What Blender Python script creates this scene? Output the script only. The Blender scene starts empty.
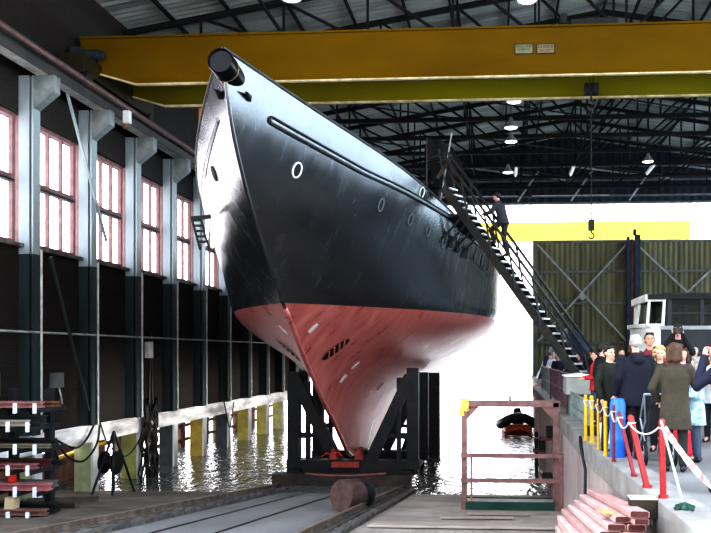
import bpy, bmesh, math, random
from mathutils import Vector, Matrix, Euler
random.seed(7)
scene = bpy.context.scene
COL = scene.collection
PI = math.pi

# ------------------------------------------------------------------ materials
def _n(nt, t, **kw):
    n = nt.nodes.new(t)
    for k, v in kw.items():
        setattr(n, k, v)
    return n

_mats = {}
def mat(name, col, rough=.6, metal=0.0, var=.25, scale=3.0, bump=0.0, bscale=None, spec=.5, stretch=(1, 1, 1), dirt=None, dirt_amt=.5, ior=1.45, coat=0.0, detail=5):
    """painted / worn surface: noise drives colour, a second noise the dirt, a third the relief"""
    if name in _mats:
        return _mats[name]
    m = bpy.data.materials.new(name); m.use_nodes = True
    nt = m.node_tree; L = nt.links
    b = nt.nodes['Principled BSDF']
    tc = _n(nt, 'ShaderNodeTexCoord'); mp = _n(nt, 'ShaderNodeMapping')
    mp.inputs['Scale'].default_value = stretch
    L.new(tc.outputs['Object'], mp.inputs['Vector'])
    nz = _n(nt, 'ShaderNodeTexNoise'); nz.inputs['Scale'].default_value = scale; nz.inputs['Detail'].default_value = detail
    L.new(mp.outputs['Vector'], nz.inputs['Vector'])
    rp = _n(nt, 'ShaderNodeValToRGB')
    rp.color_ramp.elements[0].position = .3; rp.color_ramp.elements[1].position = .7
    lo = [max(0, c * (1 - var)) for c in col]; hi = [min(1, c * (1 + var)) for c in col]
    rp.color_ramp.elements[0].color = (*lo, 1); rp.color_ramp.elements[1].color = (*hi, 1)
    L.new(nz.outputs['Fac'], rp.inputs['Fac'])
    out = rp.outputs['Color']
    if dirt is not None:
        n2 = _n(nt, 'ShaderNodeTexNoise'); n2.inputs['Scale'].default_value = scale * .45; n2.inputs['Detail'].default_value = 8
        L.new(mp.outputs['Vector'], n2.inputs['Vector'])
        r2 = _n(nt, 'ShaderNodeValToRGB'); r2.color_ramp.elements[0].position = .48; r2.color_ramp.elements[1].position = .66
        r2.color_ramp.elements[1].color = (dirt_amt,) * 3 + (1,)
        L.new(n2.outputs['Fac'], r2.inputs['Fac'])
        mx = _n(nt, 'ShaderNodeMix', data_type='RGBA')
        L.new(r2.outputs['Color'], mx.inputs[0]); L.new(out, mx.inputs[6]); mx.inputs[7].default_value = (*dirt, 1)
        out = mx.outputs[2]
    L.new(out, b.inputs['Base Color'])
    b.inputs['Roughness'].default_value = rough
    b.inputs['Metallic'].default_value = metal
    b.inputs['IOR'].default_value = ior
    b.inputs['Specular IOR Level'].default_value = spec
    b.inputs['Coat Weight'].default_value = coat
    if bump:
        n3 = _n(nt, 'ShaderNodeTexNoise'); n3.inputs['Scale'].default_value = bscale or scale * 4; n3.inputs['Detail'].default_value = 6
        L.new(mp.outputs['Vector'], n3.inputs['Vector'])
        bp = _n(nt, 'ShaderNodeBump'); bp.inputs['Strength'].default_value = bump; bp.inputs['Distance'].default_value = .03
        L.new(n3.outputs['Fac'], bp.inputs['Height']); L.new(bp.outputs['Normal'], b.inputs['Normal'])
    _mats[name] = m
    return m

def emat(name, col, strength):
    if name in _mats: return _mats[name]
    m = bpy.data.materials.new(name); m.use_nodes = True
    b = m.node_tree.nodes['Principled BSDF']
    b.inputs['Base Color'].default_value = (*col, 1)
    b.inputs['Emission Color'].default_value = (*col, 1); b.inputs['Emission Strength'].default_value = strength
    _mats[name] = m
    return m

def glassmat(name, tint=(1, 1, 1), gloss=.06):
    if name in _mats: return _mats[name]
    m = bpy.data.materials.new(name); m.use_nodes = True
    nt = m.node_tree; nt.nodes.remove(nt.nodes['Principled BSDF'])
    o = nt.nodes['Material Output']
    t = _n(nt, 'ShaderNodeBsdfTransparent'); t.inputs['Color'].default_value = (*tint, 1)
    g = _n(nt, 'ShaderNodeBsdfGlossy'); g.inputs['Roughness'].default_value = .1
    mx = _n(nt, 'ShaderNodeMixShader'); mx.inputs[0].default_value = gloss
    nt.links.new(t.outputs[0], mx.inputs[1]); nt.links.new(g.outputs[0], mx.inputs[2]); nt.links.new(mx.outputs[0], o.inputs['Surface'])
    _mats[name] = m
    return m

def brickmat(name, c1, c2, mortar, scale=1.0):
    if name in _mats: return _mats[name]
    m = bpy.data.materials.new(name); m.use_nodes = True
    nt = m.node_tree; L = nt.links; b = nt.nodes['Principled BSDF']
    tc = _n(nt, 'ShaderNodeTexCoord'); sp = _n(nt, 'ShaderNodeSeparateXYZ'); cb = _n(nt, 'ShaderNodeCombineXYZ')
    L.new(tc.outputs['Object'], sp.inputs[0])
    L.new(sp.outputs['Y'], cb.inputs['X']); L.new(sp.outputs['Z'], cb.inputs['Y'])
    br = _n(nt, 'ShaderNodeTexBrick'); br.inputs['Scale'].default_value = scale
    br.inputs['Brick Width'].default_value = .24; br.inputs['Row Height'].default_value = .085; br.inputs['Mortar Size'].default_value = .012
    br.inputs['Color1'].default_value = (*c1, 1); br.inputs['Color2'].default_value = (*c2, 1); br.inputs['Mortar'].default_value = (*mortar, 1)
    L.new(cb.outputs[0], br.inputs['Vector'])
    nz = _n(nt, 'ShaderNodeTexNoise'); nz.inputs['Scale'].default_value = .8; nz.inputs['Detail'].default_value = 6
    L.new(tc.outputs['Object'], nz.inputs['Vector'])
    rp = _n(nt, 'ShaderNodeValToRGB'); rp.color_ramp.elements[0].color = (.45, .45, .45, 1); rp.color_ramp.elements[1].color = (1.2, 1.2, 1.2, 1)
    L.new(nz.outputs['Fac'], rp.inputs['Fac'])
    mx = _n(nt, 'ShaderNodeMix', data_type='RGBA', blend_type='MULTIPLY'); mx.inputs[0].default_value = 1
    L.new(br.outputs['Color'], mx.inputs[6]); L.new(rp.outputs['Color'], mx.inputs[7]); L.new(mx.outputs[2], b.inputs['Base Color'])
    b.inputs['Roughness'].default_value = .85
    _mats[name] = m
    return m

# ------------------------------------------------------------------ mesh builder
class MB:
    def __init__(s):
        s.v = []; s.f = []; s.mi = []; s.cur = 0
    def add(s, vs, fs):
        o = len(s.v); s.v += [tuple(x) for x in vs]
        for f in fs:
            s.f.append(tuple(i + o for i in f)); s.mi.append(s.cur)
        return s
    def box(s, x0, x1, y0, y1, z0, z1):
        vs = [(x, y, z) for x in (x0, x1) for y in (y0, y1) for z in (z0, z1)]
        return s.add(vs, [(0, 1, 3, 2), (4, 6, 7, 5), (0, 4, 5, 1), (2, 3, 7, 6), (0, 2, 6, 4), (1, 5, 7, 3)])
    def bar(s, p, q, w, h, up=(0, 0, 1)):
        p = Vector(p); q = Vector(q); d = (q - p).normalized(); u = Vector(up)
        if abs(d.dot(u)) > .98: u = Vector((0, 1, 0))
        a = d.cross(u).normalized(); u = a.cross(d).normalized()
        vs = []
        for c in (p, q):
            for i, j in ((-1, -1), (1, -1), (1, 1), (-1, 1)):
                vs.append(c + a * (i * w / 2) + u * (j * h / 2))
        return s.add(vs, [(3, 2, 1, 0), (4, 5, 6, 7), (0, 1, 5, 4), (1, 2, 6, 5), (2, 3, 7, 6), (3, 0, 4, 7)])
    def ibeam(s, p, q, w, h, t=.03, up=(0, 0, 1)):
        p = Vector(p); q = Vector(q); d = (q - p).normalized(); u = Vector(up)
        if abs(d.dot(u)) > .98: u = Vector((0, 1, 0))
        a = d.cross(u).normalized(); u = a.cross(d).normalized()
        s.bar(p + u * (h - t) / 2, q + u * (h - t) / 2, w, t, u); s.bar(p - u * (h - t) / 2, q - u * (h - t) / 2, w, t, u)
        return s.bar(p, q, t, h - 2 * t + .002, u)
    def cyl(s, p, q, r0, r1=None, n=12, cap=True):
        r1 = r0 if r1 is None else r1
        p = Vector(p); q = Vector(q); d = (q - p).normalized()
        a = d.orthogonal().normalized(); b = d.cross(a)
        vs = []
        for c, r in ((p, r0), (q, r1)):
            for i in range(n):
                t = 2 * PI * i / n; vs.append(c + a * (r * math.cos(t)) + b * (r * math.sin(t)))
        fs = [(i, (i + 1) % n, n + (i + 1) % n, n + i) for i in range(n)]
        if cap: fs += [tuple(range(n - 1, -1, -1)), tuple(range(n, 2 * n))]
        return s.add(vs, fs)
    def tube(s, pts, r, n=8, closed=False):
        pts = [Vector(p) for p in pts]; N = len(pts); vs = []; a = None
        for i, p in enumerate(pts):
            if closed: d = pts[(i + 1) % N] - pts[i - 1]
            else: d = pts[min(i + 1, N - 1)] - pts[max(i - 1, 0)]
            d.normalize()
            a = d.orthogonal().normalized() if a is None else (a - d * a.dot(d)).normalized()
            b = d.cross(a); rr = r[i] if isinstance(r, (list, tuple)) else r
            for k in range(n):
                t = 2 * PI * k / n; vs.append(p + a * (rr * math.cos(t)) + b * (rr * math.sin(t)))
        fs = []
        for i in range(N if closed else N - 1):
            j = (i + 1) % N
            fs += [(i * n + k, i * n + (k + 1) % n, j * n + (k + 1) % n, j * n + k) for k in range(n)]
        if not closed: fs += [tuple(range(n - 1, -1, -1)), tuple(range((N - 1) * n, N * n))]
        return s.add(vs, fs)
    def lathe(s, prof, c=(0, 0, 0), axis=(0, 0, 1), n=20):
        d = Vector(axis).normalized(); a = d.orthogonal().normalized(); b = d.cross(a); c = Vector(c); vs = []
        for r, h in prof:
            for k in range(n):
                t = 2 * PI * k / n; vs.append(c + d * h + a * (r * math.cos(t)) + b * (r * math.sin(t)))
        m = len(prof)
        fs = [(i * n + k, i * n + (k + 1) % n, (i + 1) * n + (k + 1) % n, (i + 1) * n + k) for i in range(m - 1) for k in range(n)]
        fs += [tuple(range(n - 1, -1, -1)), tuple(range((m - 1) * n, m * n))]
        return s.add(vs, fs)
    def ball(s, c, r, n=10, m=7):
        r = (r, r, r) if not isinstance(r, (list, tuple)) else r
        vs = [(c[0], c[1], c[2] - r[2])]
        for j in range(1, m):
            ph = -PI / 2 + PI * j / m
            for k in range(n):
                t = 2 * PI * k / n
                vs.append((c[0] + r[0] * math.cos(ph) * math.cos(t), c[1] + r[1] * math.cos(ph) * math.sin(t), c[2] + r[2] * math.sin(ph)))
        vs.append((c[0], c[1], c[2] + r[2])); T = len(vs) - 1
        fs = [(0, 1 + (k + 1) % n, 1 + k) for k in range(n)]
        for j in range(m - 2):
            fs += [(1 + j * n + k, 1 + j * n + (k + 1) % n, 1 + (j + 1) * n + (k + 1) % n, 1 + (j + 1) * n + k) for k in range(n)]
        fs += [(T, 1 + (m - 2) * n + k, 1 + (m - 2) * n + (k + 1) % n) for k in range(n)]
        return s.add(vs, fs)
    def prism(s, poly, ext):
        """poly: list of 3-D points of one face; ext: extrusion vector"""
        n = len(poly); e = Vector(ext)
        vs = [Vector(p) for p in poly] + [Vector(p) + e for p in poly]
        return s.add(vs, [tuple(range(n - 1, -1, -1)), tuple(range(n, 2 * n))] + [(i, (i + 1) % n, n + (i + 1) % n, n + i) for i in range(n)])
    def build(s, name, m, parent=None, smooth=False, bevel=0.0, origin=None, kind=None, autosmooth=None):
        me = bpy.data.meshes.new(name)
        off = Vector((0, 0, 0))
        if parent is not None:
            p = parent
            while p is not None:
                off += p.location; p = p.parent
        elif origin is not None: off = Vector(origin)
        me.from_pydata([Vector(v) - off for v in s.v], [], s.f)
        ms = m if isinstance(m, (list, tuple)) else [m]
        for x in ms: me.materials.append(x)
        if len(ms) > 1: me.polygons.foreach_set('material_index', s.mi)
        bm = bmesh.new(); bm.from_mesh(me); bmesh.ops.recalc_face_normals(bm, faces=bm.faces); bm.to_mesh(me); bm.free()
        if smooth: me.polygons.foreach_set('use_smooth', [True] * len(me.polygons))
        o = bpy.data.objects.new(name, me); COL.objects.link(o)
        if parent is not None: o.parent = parent
        elif origin is not None: o.location = off
        if bevel:
            bv = o.modifiers.new('edge', 'BEVEL'); bv.width = bevel; bv.segments = 2; bv.limit_method = 'ANGLE'
        if smooth and autosmooth:
            try: me.set_sharp_from_angle(angle=math.radians(autosmooth))
            except Exception: pass
        if kind: o['kind'] = kind
        return o

def tag(o, label, cat, group=None, kind=None):
    o['label'] = label; o['category'] = cat
    if group: o['group'] = group
    if kind: o['kind'] = kind
    return o
def thing(name, label, cat, loc=(0, 0, 0), rz=0.0, group=None, kind=None):
    o = bpy.data.objects.new(name, None); COL.objects.link(o); o.empty_display_size = .2
    o.location = loc; o.rotation_euler = (0, 0, rz)
    return tag(o, label, cat, group, kind)
def dup(root, loc=None, rz=None, label=None, group=None, scale=None):
    r = root.copy(); COL.objects.link(r)
    if loc is not None: r.location = loc
    if rz is not None: r.rotation_euler = (0, 0, rz)
    if scale is not None: r.scale = scale
    if label: r['label'] = label
    if group: r['group'] = group
    for ch in list(root.children):
        c = ch.copy(); COL.objects.link(c); c.parent = r
        for g in list(ch.children):
            d = g.copy(); COL.objects.link(d); d.parent = c
    return r
def struct(name, mb, m, label=None, cat=None, **kw):
    o = mb.build(name, m, **kw); o['kind'] = 'structure'
    if label: o['label'] = label; o['category'] = cat or name.split('_')[0]
    return o

# palette
M_white = mat('white paint', (.72, .75, .74), .5, var=.12, scale=2, dirt=(.3, .3, .28), dirt_amt=.5)
M_colw = mat('pale blue column paint', (.30, .36, .375), .5, var=.15, scale=1.5, dirt=(.12, .14, .14), dirt_amt=.5, stretch=(1, 1, .3))
M_cold = mat('dark green column paint', (.022, .036, .038), .6, var=.4, scale=1.5, dirt=(.06, .05, .045), stretch=(1, 1, .3))
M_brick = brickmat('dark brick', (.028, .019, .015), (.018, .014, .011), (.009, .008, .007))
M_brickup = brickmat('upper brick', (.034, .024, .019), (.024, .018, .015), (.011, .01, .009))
M_conc = mat('pale concrete', (.27, .26, .24), .8, var=.25, scale=2.5, bump=.3, dirt=(.2, .17, .14), dirt_amt=.6)
M_beamw = mat('whitewashed concrete beam', (.80, .79, .77), .8, var=.3, scale=3, bump=.4, dirt=(.22, .21, .2), dirt_amt=.75, stretch=(1, .35, 1.6))
M_black = mat('black steel', (.014, .016, .018), .55, var=.4, scale=4)
M_trusst = mat('dark roof steel', (.007, .008, .009), .75, var=.4, scale=2)
M_rust = mat('rusty steel', (.17, .075, .045), .8, var=.4, scale=6, bump=.3, dirt=(.05, .03, .025))
M_yellow = mat('crane yellow', (.135, .075, .0008), .65, var=.22, scale=.7, spec=.12, dirt=(.085, .058, .001), dirt_amt=.5, stretch=(.35, 1, 1))
M_flange = mat('window-lit worn flange', (.62, .54, .33), .4, var=.3, scale=4, dirt=(.3, .2, .05), dirt_amt=.6)  # pale tone paints in the window light along the girders' lower edge
M_winframe = mat('faded red window frame', (.21, .115, .11), .6, var=.25, scale=4)
M_glass = glassmat('window glass', (.98, .96, .99), .04)
M_red = mat('red paint', (.62, .05, .04), .45, var=.2, scale=5)
M_ylpost = mat('yellow post paint', (.60, .36, .015), .45, var=.15, scale=6, dirt=(.45, .25, .05), dirt_amt=.5)
M_redpost = mat('bright red post paint', (.27, .012, .014), .45, var=.2, scale=6, dirt=(.4, .1, .08), dirt_amt=.4)
M_maroon = mat('maroon post paint', (.15, .015, .025), .5, var=.2, scale=6)
M_rope = mat('white rope', (.5, .54, .5), .8, var=.2, scale=20)
M_rubber = mat('black rubber', (.012, .012, .013), .6, var=.3, scale=8)
M_galv = mat('galvanised steel', (.42, .45, .46), .45, metal=.6, var=.2, scale=6)
M_lamp = emat('lit lamp glass', (1, 1, .96), 4)
# ------------------------------------------------------------------ the place: eye 1.55 m above the quay (z = 0), hall runs along +Y
WX = -13.2                       # face of the window wall
COLY = [21.35 + 3.14 * k for k in range(-4, 12)]
PILY = [22.22 + 3.245 * k for k in range(-4, 12)]
YEND = 55.0
def zslip(y): return -.155 - .11 * y
ZW = -3.0                        # water level

# --- ground slabs that slope down into the water
M_yard = mat('brown yard concrete', (.19, .16, .13), .75, var=.3, scale=1.2, bump=.3, bscale=14, dirt=(.06, .05, .043), dirt_amt=.7)
M_slip = mat('grey slipway concrete', (.215, .21, .20), .7, var=.25, scale=1.0, bump=.3, bscale=14, dirt=(.16, .15, .14), dirt_amt=.6, stretch=(1, .3, 1))
M_apron = mat('pale apron concrete', (.37, .325, .28), .75, var=.22, scale=1.3, bump=.3, bscale=12, dirt=(.24, .2, .17), dirt_amt=.6)
def slab(x0, x1, y0, y1, dz=0.0, th=.4):
    mb = MB()
    a = [(x0, y0, zslip(y0) + dz), (x1, y0, zslip(y0) + dz), (x1, y1, zslip(y1) + dz), (x0, y1, zslip(y1) + dz)]
    return mb.prism(a, (0, 0, -th))
struct('floor', slab(-16, -7.95, 2, 60), M_yard, 'brown concrete yard floor sloping into the water under the window wall', 'floor')
struct('floor.001', slab(-7.95, -2.95, 2, 60), M_slip, 'grey concrete slipway bed between the rails', 'floor')
struct('floor.002', slab(-2.95, 1.95, 2, 60), M_apron, 'pale concrete apron beside the quay wall', 'floor')
gr = MB()
for x in (-6.35, -5.2): gr.prism([(x - .035, 2.2, zslip(2.2) + .004), (x + .035, 2.2, zslip(2.2) + .004), (x + .035, 40, zslip(40) + .004), (x - .035, 40, zslip(40) + .004)], (0, 0, .01))
struct('trim_1', gr, M_black, 'thin dark guide strips let into the slipway bed', 'trim')

# --- slipway rails on their sleepers
def slip_rail(x, label, kerb_dx):
    t = thing('slipway_rail', label, 'rail', (x, 10, zslip(10)), kind='structure')
    r = MB(); r.ibeam((x, 7, zslip(7) + .16), (x, 40, zslip(40) + .16), .09, .14, .03)
    r.build('rail', M_rustrail, t)
    b = MB(); b.bar((x, 7, zslip(7) + .045), (x, 40, zslip(40) + .045), .34, .09); b.build('rail_bed', M_conc2, t)
    k = MB(); y = 7.0
    while y < 27:
        k.box(x + kerb_dx - .09, x + kerb_dx + .09, y, y + .62, zslip(y + .6) - .02, zslip(y) + .06); y += .68
    k.build('kerb_blocks', M_conc2, t)
M_rustrail = mat('worn rail steel', (.26, .21, .17), .45, metal=.4, var=.4, scale=5, dirt=(.09, .05, .035))
M_conc2 = mat('dirty rail concrete', (.12, .11, .10), .8, var=.35, scale=3, bump=.4, dirt=(.07, .06, .05))
slip_rail(-7.68, 'steel slipway rail nearer the window wall, with block kerb beside it', .42)
slip_rail(-3.27, 'steel slipway rail nearer the quay, ending by the cradle', .36)

# --- water
def water_material():
    m = bpy.data.materials.new('harbour water'); m.use_nodes = True
    nt = m.node_tree; L = nt.links; b = nt.nodes['Principled BSDF']
    b.inputs['Base Color'].default_value = (.13, .14, .13, 1); b.inputs['Roughness'].default_value = .07; b.inputs['IOR'].default_value = 1.65
    tc = _n(nt, 'ShaderNodeTexCoord'); mp = _n(nt, 'ShaderNodeMapping'); mp.inputs['Scale'].default_value = (1, .7, 1)
    L.new(tc.outputs['Object'], mp.inputs['Vector'])
    n1 = _n(nt, 'ShaderNodeTexNoise'); n1.inputs['Scale'].default_value = 1.6; n1.inputs['Detail'].default_value = 4; n1.inputs['Distortion'].default_value = .6
    n2 = _n(nt, 'ShaderNodeTexNoise'); n2.inputs['Scale'].default_value = 5; n2.inputs['Detail'].default_value = 2
    L.new(mp.outputs[0], n1.inputs['Vector']); L.new(mp.outputs[0], n2.inputs['Vector'])
    ad = _n(nt, 'ShaderNodeMath', operation='MULTIPLY_ADD'); ad.inputs[1].default_value = .3
    L.new(n2.outputs['Fac'], ad.inputs[0]); L.new(n1.outputs['Fac'], ad.inputs[2])
    bp = _n(nt, 'ShaderNodeBump'); bp.inputs['Strength'].default_value = .6; bp.inputs['Distance'].default_value = .2
    L.new(ad.outputs[0], bp.inputs['Height']); L.new(bp.outputs['Normal'], b.inputs['Normal'])
    return m
wt = MB(); wt.add([(-80, 24, ZW), (2.4, 24, ZW), (2.4, 60, ZW), (90, 60, ZW), (90, 400, ZW), (-80, 400, ZW)], [(0, 1, 2, 3, 4, 5)])
struct('water', wt, water_material(), 'rippled bright harbour water under and behind the ship', 'water')

# --- quay on the right
M_quay = mat('quay paving concrete', (.21, .205, .195), .8, var=.15, scale=1.0, bump=.2, bscale=10, dirt=(.14, .13, .12), dirt_amt=.5)
# the quay edge bends a little along its length and steps back beyond the hall's water gate
EDGE = [(1.2, 1.84), (7, 1.68), (14.7, 1.46), (27, 1.5), (38, 1.52)]
def EX(y):
    for (ya, xa), (yb, xb) in zip(EDGE[:-1], EDGE[1:]):
        if y <= yb: return xa + (xb - xa) * (y - ya) / (yb - ya)
    return 1.52 if y < 38.2 else 2.32
ys = [e[0] for e in EDGE]
q = MB(); q.prism([(EX(y) + .4, y, 0) for y in ys] + [(2.7, 38, 0), (2.7, 60, 0), (26, 60, 0), (26, 1.2, 0)], (0, 0, -.6))
struct('floor.003', q, M_quay, 'pale concrete quay floor where the crowd stands', 'floor')
q = MB(); q.prism([(EX(y) + .1, y, -.3) for y in ys] + [(2.42, 38, -.3), (2.42, 60, -.3), (2.8, 60, -.3), (2.8, 37.6, -.3)] + [(EX(y) + .4, y, -.3) for y in ys[::-1]], (0, 0, -6.7))
struct('wall_quay', q, mat('pinkish quay wall concrete', (.47, .40, .37), .8, var=.25, scale=1.6, bump=.3, dirt=(.30, .24, .21), dirt_amt=.6, stretch=(1, 1, .4)), 'weathered pinkish concrete quay wall below the coping', 'wall')
q = MB(); y = 1.3
while y < 59:
    y2 = min(y + 2.38, 37.9) if y < 37.9 else y + 2.38
    xa, xb = (EX(y), EX(y2)) if y2 <= 38 else (2.32, 2.32)
    q.prism([(xa, y, .03), (xb, y2, .03), (xb + .42, y2, .03), (xa + .42, y, .03)], (0, 0, -.35)); y = y2 + .02
struct('trim_2', q, M_conc, 'pale concrete coping along the quay edge', 'trim', bevel=.015)

# --- window wall
up = MB(); up.box(WX - .6, WX, 4, YEND, 8.18, 9.75); up.box(WX - .6, WX - .4, 4, YEND, 9.75, 13.45)
lo = MB(); lo.box(WX - .4, WX, 4, YEND, -.72, 4.5)
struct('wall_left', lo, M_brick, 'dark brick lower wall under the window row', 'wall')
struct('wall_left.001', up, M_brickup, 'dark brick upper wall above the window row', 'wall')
s = MB(); s.box(WX - .45, WX + .16, 4, YEND, 4.48, 4.58)
struct('trim_3', s, mat('window sill dark', (.10, .09, .085), .7, var=.4, scale=5, dirt=(.3, .29, .27), dirt_amt=.7), 'dark stone sill running under the window row', 'trim')
b = MB(); b.box(WX - .3, WX + .05, 4, YEND, -1.30, -.72)
struct('trim_4', b, M_beamw, 'whitewashed concrete beam along the foot of the window wall', 'trim')
p = MB()
for z in (2.15,): p.tube([(WX + .42, 4, z), (WX + .42, YEND, z)], .035, 6)
struct('trim_5', p, mat('pale pipe', (.33, .35, .34), .5, var=.3, scale=3), 'thin horizontal service pipe along the lower brick wall', 'trim')

pillar_m = [mat('pale green pillar', (.40, .45, .27), .7, var=.2, scale=3, dirt=(.5, .48, .4)), mat('lime pillar', (.46, .47, .17), .7, var=.2, scale=3, dirt=(.3, .3, .12)),
            mat('grey pillar', (.07, .075, .08), .7, var=.3, scale=3), mat('ochre pillar', (.48, .35, .06), .7, var=.2, scale=3, dirt=(.25, .18, .05)),
            mat('dark grey pillar', (.075, .08, .085), .7, var=.3, scale=3), mat('mustard pillar', (.52, .43, .10), .7, var=.2, scale=3, dirt=(.3, .25, .05)),
            mat('yellow pillar', (.60, .53, .15), .7, var=.2, scale=3), mat('pale yellow pillar', (.66, .62, .25), .7, var=.2, scale=3)]
pnames = ['pale green', 'lime green', 'grey', 'ochre', 'dark grey', 'mustard', 'yellow', 'pale yellow']
for k, yc in enumerate(COLY):
    if yc > 54: break
    # steel column: an H section, pale above the sill and dark below it
    t = thing('steel_column', 'steel wall column painted pale blue above the sill and dark green below', 'column', (WX, yc, -.7), group='columns of the window wall', kind='structure')
    def hsec(mb, z0, z1):
        mb.box(WX, WX + .05, yc - .17, yc + .17, z0, z1); mb.box(WX + .37, WX + .42, yc - .17, yc + .17, z0, z1)
        mb.box(WX + .05, WX + .37, yc - .03, yc + .03, z0, z1)
        for yy in (-.17, .11): mb.box(WX + .05, WX + .3, yc + yy, yc + yy + .06, z0, z1)
    a = MB(); hsec(a, 4.3, 9.2); a.build('upper_shaft', M_colw, t)
    a = MB(); hsec(a, -.7, 4.3); a.build('lower_shaft', M_cold, t)
    a = MB(); a.prism([(WX + .42, yc - .16, 9.2), (WX + 1.0, yc - .16, 9.2), (WX + 1.0, yc - .16, 8.75), (WX + .42, yc - .16, 8.3)], (0, .32, 0)); a.build('bracket', mat('bracket paint', (.20, .23, .23), .6, var=.3, scale=3), t)
    a = MB(); a.tube([(WX + .48, yc + .12, -.7), (WX + .48, yc + .12, 4.45)], .035, 6); a.build('conduit', mat('pale conduit', (.42, .44, .42), .5, var=.3, scale=3), t)
    # pillar under the beam
    i = k - 5; yc = PILY[k]
    if i >= -1 and i < 8:
        t = thing('pillar', '%s painted pillar under the concrete beam, %s' % (pnames[max(i, 0)], ['nearest the storage rack', 'beside the black trestle', 'standing at the waters edge', 'first of the yellowish ones in the water', 'between the ochre and mustard ones', 'after the dark grey one', 'next to last before the cradle', 'beside the cradle'][max(i, 0)] if i >= 0 else 'hidden behind the storage rack'), 'pillar', (WX, yc, zslip(yc)), kind='structure')
        zb = min(zslip(yc), ZW) - .3
        a = MB(); a.box(WX - .62, WX - .05, yc - .28, yc + .05, zb, -1.3); a.build('pillar_face', pillar_m[max(i, 0)], t)
        a = MB(); a.box(WX - .05, WX + .02, yc - .3, yc + .07, zb, -1.3); a.build('pillar_edge', M_white, t)

# windows of the row: one per bay
wn = 0
for k in range(len(COLY) - 1):
    y0, y1 = COLY[k] + .16, COLY[k + 1] - .16
    if y1 > YEND: break
    wn += 1
    t = thing('window_%d' % wn, 'tall two-row factory window with faded red mullions and bright panes', 'window', (WX - .2, y0, 4.56), group='windows of the left wall', kind='structure')
    f = MB(); z0, z1, zm = 4.58, 8.18, 6.40
    for z, h in ((z0 + .06, .12), (z1 - .06, .12), (zm, .16)): f.box(WX - .28, WX - .12, y0, y1, z - h / 2, z + h / 2)
    n = 4
    for j in range(n + 1):
        yy = y0 + (y1 - y0) * j / n; w = .065 if 0 < j < n else .07
        f.box(WX - .26, WX - .14, yy - w / 2 * (1 if 0 < j < n else 2), yy + w / 2 * (1 if 0 < j < n else 2), z0, z1)
    f.build('window_frame', M_winframe, t)
    a = MB(); a.box(WX - .31, WX - .12, y0, y1, zm - .11, zm - .05); a.build('transom', mat('dark transom', (.05, .05, .055), .6), t)
    g = MB(); g.box(WX - .205, WX - .195, y0, y1, z0 + .1, z1 - .1); g.build('pane', M_glass, t)

# recess behind the pillars: a rear wall with openings that let daylight in
r = MB()
yy = 4.0
M_plank = mat('reddish plank wall', (.16, .085, .055), .8, var=.4, scale=3, stretch=(1, 1, .2))
r.box(WX - 2.6, WX - 2.4, 4, 29.0, -6, -1.0)
for y in [30.2 + 1.62 * i for i in range(15)]: r.box(WX - 2.6, WX - 2.4, y, y + .55, -7, -1.0)
for z in (-2.0, -2.7): r.box(WX - 2.56, WX - 2.44, 29, YEND, z - .08, z + .08)
struct('wall_recess', r, M_plank, 'reddish plank wall in the recess behind the painted pillars', 'wall')
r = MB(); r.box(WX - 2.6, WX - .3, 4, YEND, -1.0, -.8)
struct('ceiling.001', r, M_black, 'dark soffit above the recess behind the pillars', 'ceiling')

# --- crane runway along the window wall
t = thing('crane_runway', 'long steel runway girder with a reddish rail along the window wall', 'runway', (WX, 20, 9.2), kind='structure')
a = MB(); a.ibeam((WX + .72, 4, 9.5), (WX + .72, YEND, 9.5), .36, .6, .05); a.build('girder', mat('runway girder grey', (.045, .045, .043), .6, var=.3, scale=2), t)
a = MB(); a.box(WX + .5, WX + .86, 4, YEND, 9.2, 9.235); a.build('lower_flange', mat('runway flange pale', (.36, .37, .34), .6, var=.4, scale=2), t)
a = MB(); a.box(WX + .66, WX + .78, 4, YEND, 9.8, 9.88); a.build('rail', mat('red runway rail', (.30, .12, .09), .5, var=.4, scale=3), t)
a = MB(); a.tube([(WX + 1.0, 4, 9.62), (WX + 1.0, YEND, 9.62)], .05, 6); a.build('bus_bar', M_winframe, t)
# diagonal wind braces of the wall
for (ya, za, yb, zb, lab) in ((21.9, 4.3, 24.0, -.2, 'thin dark brace slanting down across the lower brick wall'), (22.6, 9.5, 25.1, 5.2, 'thin pale brace slanting across the second bay of windows')):
    a = MB(); a.bar((WX + .5, ya, za), (WX + .5, yb, zb), .07, .07)
    tag(a.build('wind_brace', M_cold if za < 5 else M_colw, origin=(WX + .5, yb, zb)), lab, 'brace', kind='structure')

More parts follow.
